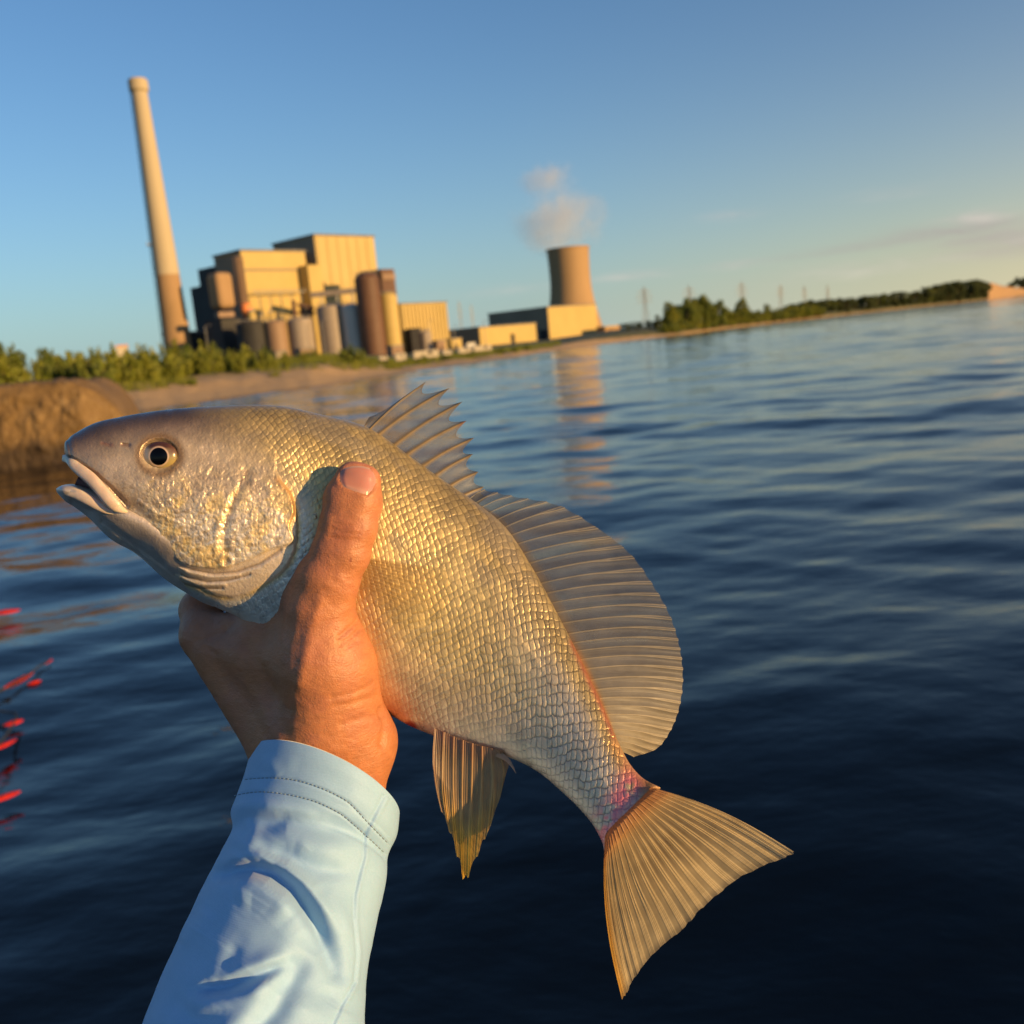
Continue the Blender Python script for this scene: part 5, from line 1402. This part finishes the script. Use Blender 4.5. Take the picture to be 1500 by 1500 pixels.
def sdf(P, fingers=True, f32=True):
    dt = np.float32; P = P.astype(dt); out = None
    def one(a, b, ra, rb):
        a = a.astype(dt); ab = (b-a).astype(dt); L = float(ab @ ab)
        t_ = np.clip(((P-a) @ ab)/dt(L), 0, 1)
        q_ = P-a-t_[..., None]*ab
        return np.sqrt(np.einsum('...i,...i->...', q_, q_))-(ra+(rb-ra)*t_)
    def smin(x, y, k):
        h = np.clip(.5+.5*(y-x)/k, 0, 1)
        return y+(x-y)*h-k*h*(1-h)
    for i, c in enumerate(CAPS):
        d = one(*c); out = d if out is None else smin(out, d, 3.0 if i < NTH else 9.0)
    if fingers:
        for f in FING:
            df = None
            for (p, ra), (q, rb) in zip(f[:-1], f[1:]):
                d = one(cm(*p), cm(*q), ra, rb); df = d if df is None else smin(df, d, 2.5)
            out = smin(out, df, 4.5)
    return out

def surface_nets(lo, hi, h):
    n = [int(math.ceil((hi[i]-lo[i])/h))+1 for i in range(3)]
    ax = [lo[i]+h*np.arange(n[i]) for i in range(3)]
    f = np.empty(n, np.float32)
    Y_, Z_ = np.meshgrid(ax[1], ax[2], indexing='ij')
    for i0 in range(0, n[0], 16):
        xs_ = ax[0][i0:i0+16]
        P = np.empty((len(xs_),)+Y_.shape+(3,), np.float32)
        P[..., 0] = xs_[:, None, None]; P[..., 1] = Y_; P[..., 2] = Z_
        f[i0:i0+16] = sdf(P)
    s_ = f < 0
    c = [s_[i:n[0]-1+i, j:n[1]-1+j, k:n[2]-1+k] for i in (0, 1) for j in (0, 1) for k in (0, 1)]
    tot = sum(x.astype(np.int8) for x in c); act = (tot > 0) & (tot < 8)
    I = np.argwhere(act); vid = -np.ones(act.shape, np.int64); vid[act] = np.arange(len(I))
    acc = np.zeros((len(I), 3)); cnt = np.zeros(len(I))
    cr = [(i, j, k) for i in (0, 1) for j in (0, 1) for k in (0, 1)]
    for a in range(8):
        for b_ in range(a+1, 8):
            if sum(abs(cr[a][q]-cr[b_][q]) for q in range(3)) != 1: continue
            fa = f[I[:, 0]+cr[a][0], I[:, 1]+cr[a][1], I[:, 2]+cr[a][2]]; fb = f[I[:, 0]+cr[b_][0], I[:, 1]+cr[b_][1], I[:, 2]+cr[b_][2]]
            m_ = (fa < 0) != (fb < 0); t_ = fa[m_]/(fa[m_]-fb[m_])
            acc[m_] += np.array(cr[a])+t_[:, None]*(np.array(cr[b_])-np.array(cr[a])); cnt[m_] += 1
    V = np.array(lo)+h*(I+acc/cnt[:, None])
    F = []
    for d in range(3):
        e1, e2 = (d+1) % 3, (d+2) % 3
        sl0 = [slice(None)]*3; sl1 = [slice(None)]*3
        sl0[d] = slice(0, -1); sl1[d] = slice(1, None)
        ch_ = s_[tuple(sl0)] != s_[tuple(sl1)]
        J = np.argwhere(ch_); J = J[(J[:, e1] > 0) & (J[:, e2] > 0) & (J[:, e1] < n[e1]-1) & (J[:, e2] < n[e2]-1)]
        ins = s_[J[:, 0], J[:, 1], J[:, 2]]
        q = []
        for (o1, o2) in ((0, 0), (1, 0), (1, 1), (0, 1)):
            K = J.copy(); K[:, e1] -= o1; K[:, e2] -= o2; q.append(vid[K[:, 0], K[:, 1], K[:, 2]])
        q = np.stack(q, -1); q[~ins] = q[~ins][:, ::-1]
        F.append(q)
    return V, np.concatenate(F)
allp = np.array([c[i] for c in CAPS[:-2] for i in (0, 1)]+[cm(*p) for f in FING for p, _ in f])
lo_ = allp.min(0)-30; hi_ = allp.max(0)+30
HVc, HF = surface_nets(lo_, hi_, 1.0)
# relief of the skin in the frame of the photo: creases, knuckle folds, tendons
hpx = 750+HVc[:, 0]/(-HVc[:, 2])*FPX; hpy = 750-HVc[:, 1]/(-HVc[:, 2])*FPX
eps = .6
g = np.stack([sdf(HVc+np.eye(3)[i]*eps)-sdf(HVc-np.eye(3)[i]*eps) for i in range(3)], -1); g /= np.linalg.norm(g, axis=1)[:, None]+1e-9
front = sstep(0, .3, g[:, 2])
rel = np.zeros(len(HVc))
for pts, wd_, am_ in (([(488,765),(505,770),(528,774)], 3.2, -.35), ([(486,775),(508,780),(526,782)], 3.0, -.35), ([(485,787),(506,791),(524,790)], 3.5, -.30),
                      ([(490,757),(508,760),(527,765)], 3, -.2), ([(496,934),(508,925),(519,914),(526,905)], 3.0, -.55), ([(498,943),(514,934),(528,920)], 3.0, -.45),
                      ([(505,950),(522,938)], 3, -.3), ([(486,1022),(520,1015),(545,1003)], 3.5, -.35), ([(490,1035),(520,1030),(552,1018)], 4, -.3),
                      ([(500,1062),(530,1052),(555,1048)], 5, -.3), ([(330,922),(312,932),(290,938)], 5, -.22), ([(345,912),(330,922)], 5, -.25),
                      ([(300,948),(318,958)], 3, -.25), ([(470,880),(455,930),(440,1000)], 10, .5), ([(488,850),(500,860),(515,862)], 4, -.15),
                      ([(320,950),(380,1020),(410,1080)], 12, .5), ([(360,945),(420,1040)], 8, -.4), ([(558,1040),(566,1062),(560,1090)], 5, -.8)):
    d, _ = poly_d(hpx, hpy, pts); rel += 1.9*am_*np.exp(-(d/wd_)**2)
rel += .25*np.exp(-(((hpx-507)/24)**2+((hpy-780)/20)**2))
rel += .5*(fbm(hpx*.03, hpy*.03, 3, 51)-.5)+.22*(fbm(hpx*.12, hpy*.12, 3, 52)-.5)
# nail bed
NAIL = [(499,690),(497,704),(503,713),(514,717),(528,722),(538,725),(546,718),(550,706),(549,694),(541,686),(528,682),(512,682)]
sdn = poly_sd(hpx, hpy, NAIL)
rel += -.55*sstep(1.5, -2, sdn)+.30*np.exp(-((sdn-3.5)/2.8)**2)
HVc = HVc+g*(rel*front)[:, None]
# skin colour: redder at knuckles, fingertip and palm heel
cs = np.zeros((len(HVc), 3)); cs[:] = (.43, .168, .073)
mot = fbm(hpx*.035, hpy*.035, 4, 61)
cs = mixc(cs, sstep(.42, .66, mot)*.55, (.41, .155, .085))
cs = mixc(cs, np.exp(-(((hpx-505)/26)**2+((hpy-782)/22)**2))*.45, (.30, .098, .055))
cs = mixc(cs, np.exp(-(((hpx-525)/30)**2+((hpy-690)/22)**2))*.5, (.44, .18, .115))
cs = mixc(cs, np.exp(-(((hpx-300)/40)**2+((hpy-930)/30)**2))*.4, (.32, .12, .07))
d, _ = poly_d(hpx, hpy, [(514,818),(513,822)]); cs = mixc(cs, sstep(3.2, 1.2, d)*.7, (.22, .06, .04))
cs *= (.84+.32*fbm(hpx*.12, hpy*.12, 4, 66))[:, None]
t = NT('skin')
ob_ = t.obj()
n1 = t.noise(420, 4, .65, ob_); n2 = t.noise(1500, 3, .6, ob_)
v3 = t.n('ShaderNodeTexVoronoi', {'Scale': 900.0, 'Vector': ob_}, feature='DISTANCE_TO_EDGE').outputs[0]
n4 = t.noise(160, 3, .6, t.scalev(ob_, (1, 1, 2.6)))
hgt = t.math('ADD', t.math('ADD', t.math('MULTIPLY', n1, .7), t.math('MULTIPLY', v3, .35)), t.math('MULTIPLY', n4, .8))
b = t.n('ShaderNodeBsdfPrincipled', {'Base Color': t.attr('skin', 0), 'Roughness': t.math('MULTIPLY_ADD', n2, .30, .36), 'Specular IOR Level': .5,
        'Subsurface Weight': .14, 'Subsurface Scale': .004, 'Normal': t.bump(hgt, .58, .0009)})
b.inputs['Subsurface Radius'].default_value = (1.0, .35, .18)
SKIN = t.out(b)
PO = near(470, 1090, .45)
person = mesh('person', to_world(HVc/1000.0), HF, SKIN, origin=PO, attrs={'skin': cs})
tag(person, 'tanned hand in a long pale blue sleeve, gripping the fish with the thumb up', 'person')

def hit(px, py):
    """lens distance (mm) where the sight line meets the hand"""
    d = np.full(np.shape(px), 380.0)
    for _ in range(60):
        P = cam_pts(px, py, d/1000.0)*1000.0
        s_ = sdf(P, fingers=False); d = d+np.clip(s_, -2, 40)*.9
    return d
# thumb nail
na, nb2 = 46, 46
ua = np.linspace(-1, 1, na); ub = np.linspace(0, 1, nb2)
UA, UB = np.meshgrid(ua, ub, indexing='ij')
left = curve([(500,688),(497.5,700),(503,713)], nb2); right = curve([(545,687),(551,705),(541,726)], nb2)
cen_t = (523,680.5); cen_b = (520,720.5)
nx_ = left[None, :, 0]+(right[None, :, 0]-left[None, :, 0])*(UA+1)/2
ny_ = left[None, :, 1]+(right[None, :, 1]-left[None, :, 1])*(UA+1)/2-(1-UB)*5.0*(1-UA**2)+UB*1.5*(1-UA**2)
hd_ = hit(nx_, ny_)
for _ in range(14):
    h2 = hd_.copy(); h2[1:-1] = (hd_[:-2]+hd_[1:-1]+hd_[2:])/3; h2[:, 1:-1] = (h2[:, :-2]+h2[:, 1:-1]+h2[:, 2:])/3; hd_ = h2
rim = np.minimum(np.minimum(1-np.abs(UA), UB*1.0+.02), (1-UB)*1.0+.02)
nd_ = hd_-.10-.75*sstep(0, .35, rim)+.35
nd_ = hd_+.25-.58*sstep(0, .30, 1-np.abs(UA))*sstep(-.05, .15, 1-UB)*sstep(-.02, .1, UB)
nc = np.zeros(UA.shape+(3,)); nc[:] = (.47, .20, .145)
nc = mixc(nc, sstep(.72, .95, UB)*.75, (.55, .32, .23)); nc = mixc(nc, sstep(.10, .0, UB)*.8, (.55, .38, .27)); nc = mixc(nc, sstep(.85, 1, np.abs(UA))*.5, (.50, .27, .19))  # paler band at the nail base paints a light reflection
t = NT('thumb_nail'); nz = t.noise(500, 3, .5, t.scalev(t.obj(), (1, 1, .2)))
b = t.n('ShaderNodeBsdfPrincipled', {'Base Color': t.attr('skin', 0), 'Roughness': .28, 'Coat Weight': .25, 'Coat Roughness': .15, 'Subsurface Weight': .2, 'Subsurface Scale': .003, 'Normal': t.bump(nz, .1, .0004)})
mesh('thumb_nail', near(nx_, ny_, nd_/1000).reshape(-1, 3), grid_faces(na, nb2)[:, ::-1].copy(), t.out(b), person, attrs={'skin': nc.reshape(-1, 3)})

# ================================================================== sleeve
# left x y, right x y, bulge of the near edge (px along the arm), lens distance mm, thickness ratio
SS_ = np.array([[368,1099, 585,1194, 42, 446, .80], [363,1118, 583.5,1208, 42, 445, .80], [356,1142, 580,1226, 41, 444, .80], [346,1168, 573,1243, 39, 443, .80], [339,1188, 569,1256, 38, 442, .80],
  [341,1212, 568,1275, 36, 440, .82], [326,1246, 563,1302, 34, 437, .84], [302,1286, 556,1334, 32, 432, .86], [280,1334, 548,1370, 30, 426, .88], [262,1374, 541,1402, 28, 421, .88],
  [238,1426, 536,1440, 26, 415, .88], [207,1502, 534,1500, 24, 405, .88], [150,1620, 530,1620, 20, 388, .88], [60,1800, 520,1800, 18, 362, .88], [-60,2050, 500,2050, 16, 330, .85]])
sm = (SS_[:, :2]+SS_[:, 2:4])/2; sl_ = np.concatenate([[0], np.cumsum(np.linalg.norm(np.diff(sm, axis=0), axis=1))])
nS = 560; nP = 420
sps = np.concatenate([np.linspace(0, sl_[11], 440), np.linspace(sl_[11], sl_[-1], 121)[1:]]); nS = len(sps)
Q = spl(sl_, SS_, sps)
ph = np.linspace(0, 2*math.pi, nP, endpoint=False)           # 0 = right edge, pi/2 = near side
cx_, cy_ = (Q[:, 0:1]+Q[:, 2:3])/2, (Q[:, 1:2]+Q[:, 3:4])/2
hxv, hyv = (Q[:, 2:3]-Q[:, 0:1])/2, (Q[:, 3:4]-Q[:, 1:2])/2
axd = np.gradient(np.stack([cx_[:, 0], cy_[:, 0]], -1), axis=0); axd /= np.linalg.norm(axd, axis=1)[:, None]
bul = Q[:, 4:5]*np.sin(ph)
qx = cx_+hxv*np.cos(ph)-axd[:, 0:1]*bul; qy = cy_+hyv*np.cos(ph)-axd[:, 1:2]*bul
rmm = np.hypot(hxv, hyv)*Q[:, 5:6]/FPX
qd = Q[:, 5:6]-rmm*Q[:, 6:7]*np.sin(ph)
fr_ = sstep(-.15, .25, np.sin(ph))[None]*np.ones_like(qx)
rl = np.zeros_like(qx)
FOLD = [([(300,1294),(318,1282),(340,1274),(366,1271),(396,1280),(427,1303),(450,1333),(468,1362),(482,1392),(492,1425)], 12, -7.5),
        ([(308,1280),(345,1262),(384,1256),(420,1270),(454,1302),(476,1340),(490,1380)], 11, 3.4),
        ([(340,1310),(372,1300),(405,1318),(428,1345)], 22, 2.6),
        ([(285,1452),(330,1446),(380,1428),(424,1410)], 10, -4.2), ([(300,1430),(350,1424),(410,1398)], 13, 1.6), ([(270,1478),(330,1468),(400,1440)], 15, 2.0),
        ([(330,1240),(420,1226),(530,1252)], 19, 2.2), ([(335,1215),(420,1204),(530,1228)], 13, -1.6), ([(480,1300),(515,1400),(500,1480)], 18, 1.6), ([(452,1392),(405,1480),(330,1560)], 17, -3.0), ([(420,1380),(370,1470),(290,1550)], 20, 2.4), ([(345,1190),(372,1194),(402,1202),(428,1194)], 11, -.9), ([(380,1178),(420,1184),(470,1196)], 8, .7),
        ([(352,1206),(372,1214),(372,1236),(358,1252)], 11, 1.8), ([(395,1246),(430,1262),(470,1276),(520,1280)], 12, -1.4), ([(430,1240),(470,1250),(515,1262)], 14, 1.0),
        ([(440,1360),(470,1400),(500,1430)], 12, -1.4), ([(470,1300),(498,1340),(510,1380)], 14, 1.0), ([(350,1380),(330,1420),(310,1440)], 12, -1.3),
        ([(395,1440),(450,1450),(505,1470)], 14, -1.0), ([(260,1380),(290,1360),(310,1330)], 14, 1.6), ([(240,1460),(300,1500),(340,1540)], 16, -1.8),
        ([(420,1120),(470,1135),(520,1160)], 16, -.5), ([(380,1110),(400,1125),(410,1140)], 10, .5),
        ([(562,1166),(534,1221),(533,1255),(519,1310),(517,1347),(520,1393),(517,1439),(488,1497),(470,1560)], 2.6, -.75),
        ([(567,1170),(539,1224),(538,1255),(524,1310),(522,1347),(525,1393),(522,1439),(493,1497),(475,1560)], 3.2, .55)]
for pts, wd_, am_ in FOLD:
    d, p_ = poly_d(qx, qy, pts); tap = 1 if wd_ < 4 else (sstep(0, .18, p_)*sstep(1, .78, p_)*.75+.25)
    rl += am_*np.exp(-(d/wd_)**2)*tap
ROW1 = [(357,1142),(378,1140),(399,1139.5),(433,1143),(476,1157),(510,1175),(540,1206),(571,1238)]
ROW2 = [(341,1166),(360,1162),(378,1160),(415,1163),(458,1173),(500,1193),(533,1221),(566,1252)]
for row in (ROW1, ROW2):
    d, _ = poly_d(qx, qy, row); rl += -.45*np.exp(-(d/2.2)**2)
rot_ = R(-32); qa_ = qx*math.cos(rot_)-qy*math.sin(rot_); qb_ = qx*math.sin(rot_)+qy*math.cos(rot_)
wr = 1-np.abs(2*fbm(qa_*.004, qb_*.014, 2, 81)-1)*2.0; rl += .7*np.clip(wr, -.6, 1)*sstep(60, 130, sps)[:, None]
wr2 = 1-np.abs(2*fbm(qa_*.011+9, qb_*.045, 3, 83)-1)*2.4; rl += .28*np.clip(wr2, -.2, 1)*sstep(.45, .62, fbm(qx*.009, qy*.009, 2, 85))*sstep(70, 130, sps)[:, None]
rl *= fr_
rl += 1.8*(fbm(qx*.012+3, qy*.012, 2, 71)-.5)*sstep(30, 110, sps)[:, None]+.35*(fbm(qx*.03, qy*.03, 2, 72)-.5)*sstep(0, 80, sps)[:, None]+.05*(fbm(qx*.15, qy*.15, 3, 73)-.5)
# the far side falls loosely
back = 1-fr_
rl += back*2.5*(fbm(np.cos(ph)[None]*2+sps[:, None]*.01, sps[:, None]*.02+np.sin(ph)[None], 3, 77)-.5)
nrmx = (hxv*np.cos(ph)); nl_ = np.maximum(np.hypot(np.hypot(hxv, hyv)*np.cos(ph), 0), 1e-6)
qd2 = qd-rl*np.clip(np.sin(ph)*.65+.35, -.4, 1)
edge_px = rl/.31*np.cos(ph)*.55
hl = np.hypot(hxv, hyv)
qx2 = qx+hxv/hl*edge_px; qy2 = qy+hyv/hl*edge_px
SV = near(qx2, qy2, qd2/1000).reshape(-1, 3)
SF = grid_faces(nS, nP, True)
# folded-in hem so the cuff has thickness
hemx = cx_[:1]+hxv[:1]*.94*np.cos(ph)-axd[:1, 0:1]*(bul[:1]-9); hemy = cy_[:1]+hyv[:1]*.94*np.cos(ph)-axd[:1, 1:2]*(bul[:1]-9)
midx = cx_[:1]+hxv[:1]*.965*np.cos(ph)-axd[:1, 0:1]*(bul[:1]+1.5); midy = cy_[:1]+hyv[:1]*.965*np.cos(ph)-axd[:1, 1:2]*(bul[:1]+1.5)
inx = cx_[:1]+hxv[:1]*.93*np.cos(ph)-axd[:1, 0:1]*(bul[:1]-60); iny = cy_[:1]+hyv[:1]*.93*np.cos(ph)-axd[:1, 1:2]*(bul[:1]-60)
r0_ = rmm[:1]*Q[:1, 6:7]*np.sin(ph)
rings = np.concatenate([near(inx, iny, (Q[:1, 5:6]-4-r0_*.92)/1000).reshape(-1, 3), near(hemx, hemy, (Q[:1, 5:6]-r0_*.94)/1000).reshape(-1, 3), near(midx, midy, (Q[:1, 5:6]-r0_*.97)/1000).reshape(-1, 3)])
SV = np.concatenate([rings, SV]); SF = grid_faces(nS+3, nP, True)
t = NT('pale_blue_fabric'); ob_ = t.obj()
wv1 = t.n('ShaderNodeTexWave', {'Scale': 520.0, 'Distortion': 1.2, 'Detail': 2, 'Vector': ob_}, wave_type='BANDS', bands_direction='Z').outputs[1]
n1 = t.noise(1400, 3, .6, ob_); n2 = t.noise(60, 4, .6, ob_)
c = t.ramp(t.math('ADD', t.math('MULTIPLY', n1, .6), t.math('MULTIPLY', n2, .4)), [(.3, (.255, .44, .655)), (.7, (.32, .51, .735))])
hg = t.math('ADD', t.math('MULTIPLY', wv1, .5), n1)
b = t.n('ShaderNodeBsdfPrincipled', {'Base Color': c, 'Roughness': .62, 'Specular IOR Level': .3, 'Sheen Weight': .35, 'Sheen Roughness': .4, 'Normal': t.bump(hg, .12, .0005),
        'Subsurface Weight': .05, 'Subsurface Scale': .003})
FAB = t.out(b)
sleeve = mesh('sleeve', SV, SF, FAB, person)
# stitching: two rows of short threads round the cuff
fqx, fqy, fqd = qx2[:300, :210].ravel(), qy2[:300, :210].ravel(), qd2[:300, :210].ravel()
def slv(px, py):
    q_ = (fqx-px)**2+(fqy-py)**2; k = np.argpartition(q_, 3)[:3]
    return float(fqd[k].mean())
m = MB()
for row in (ROW1, ROW2):
    L = sum(math.hypot(row[i+1][0]-row[i][0], row[i+1][1]-row[i][1]) for i in range(len(row)-1))
    C_ = curve(row, int(L/1.0))
    for i in range(2, len(C_)-6, 6):
        a, e = C_[i], C_[i+4]; md = (a+e)/2
        m.tube([near(a[0], a[1], (slv(*a)-.02)/1000), near(md[0], md[1], (slv(*md)-.28)/1000), near(e[0], e[1], (slv(*e)-.02)/1000)], .00022, 5)
THR = rough_mat('sewing_thread', (.16, .22, .28), (.24, .31, .38), 900, .7, .1)
m.build('stitching', THR, sleeve, smooth=True)

# ------------------------------------------------------------------ tidy up
for o_ in bpy.data.objects:
    if 'org' in o_: del o_['org']
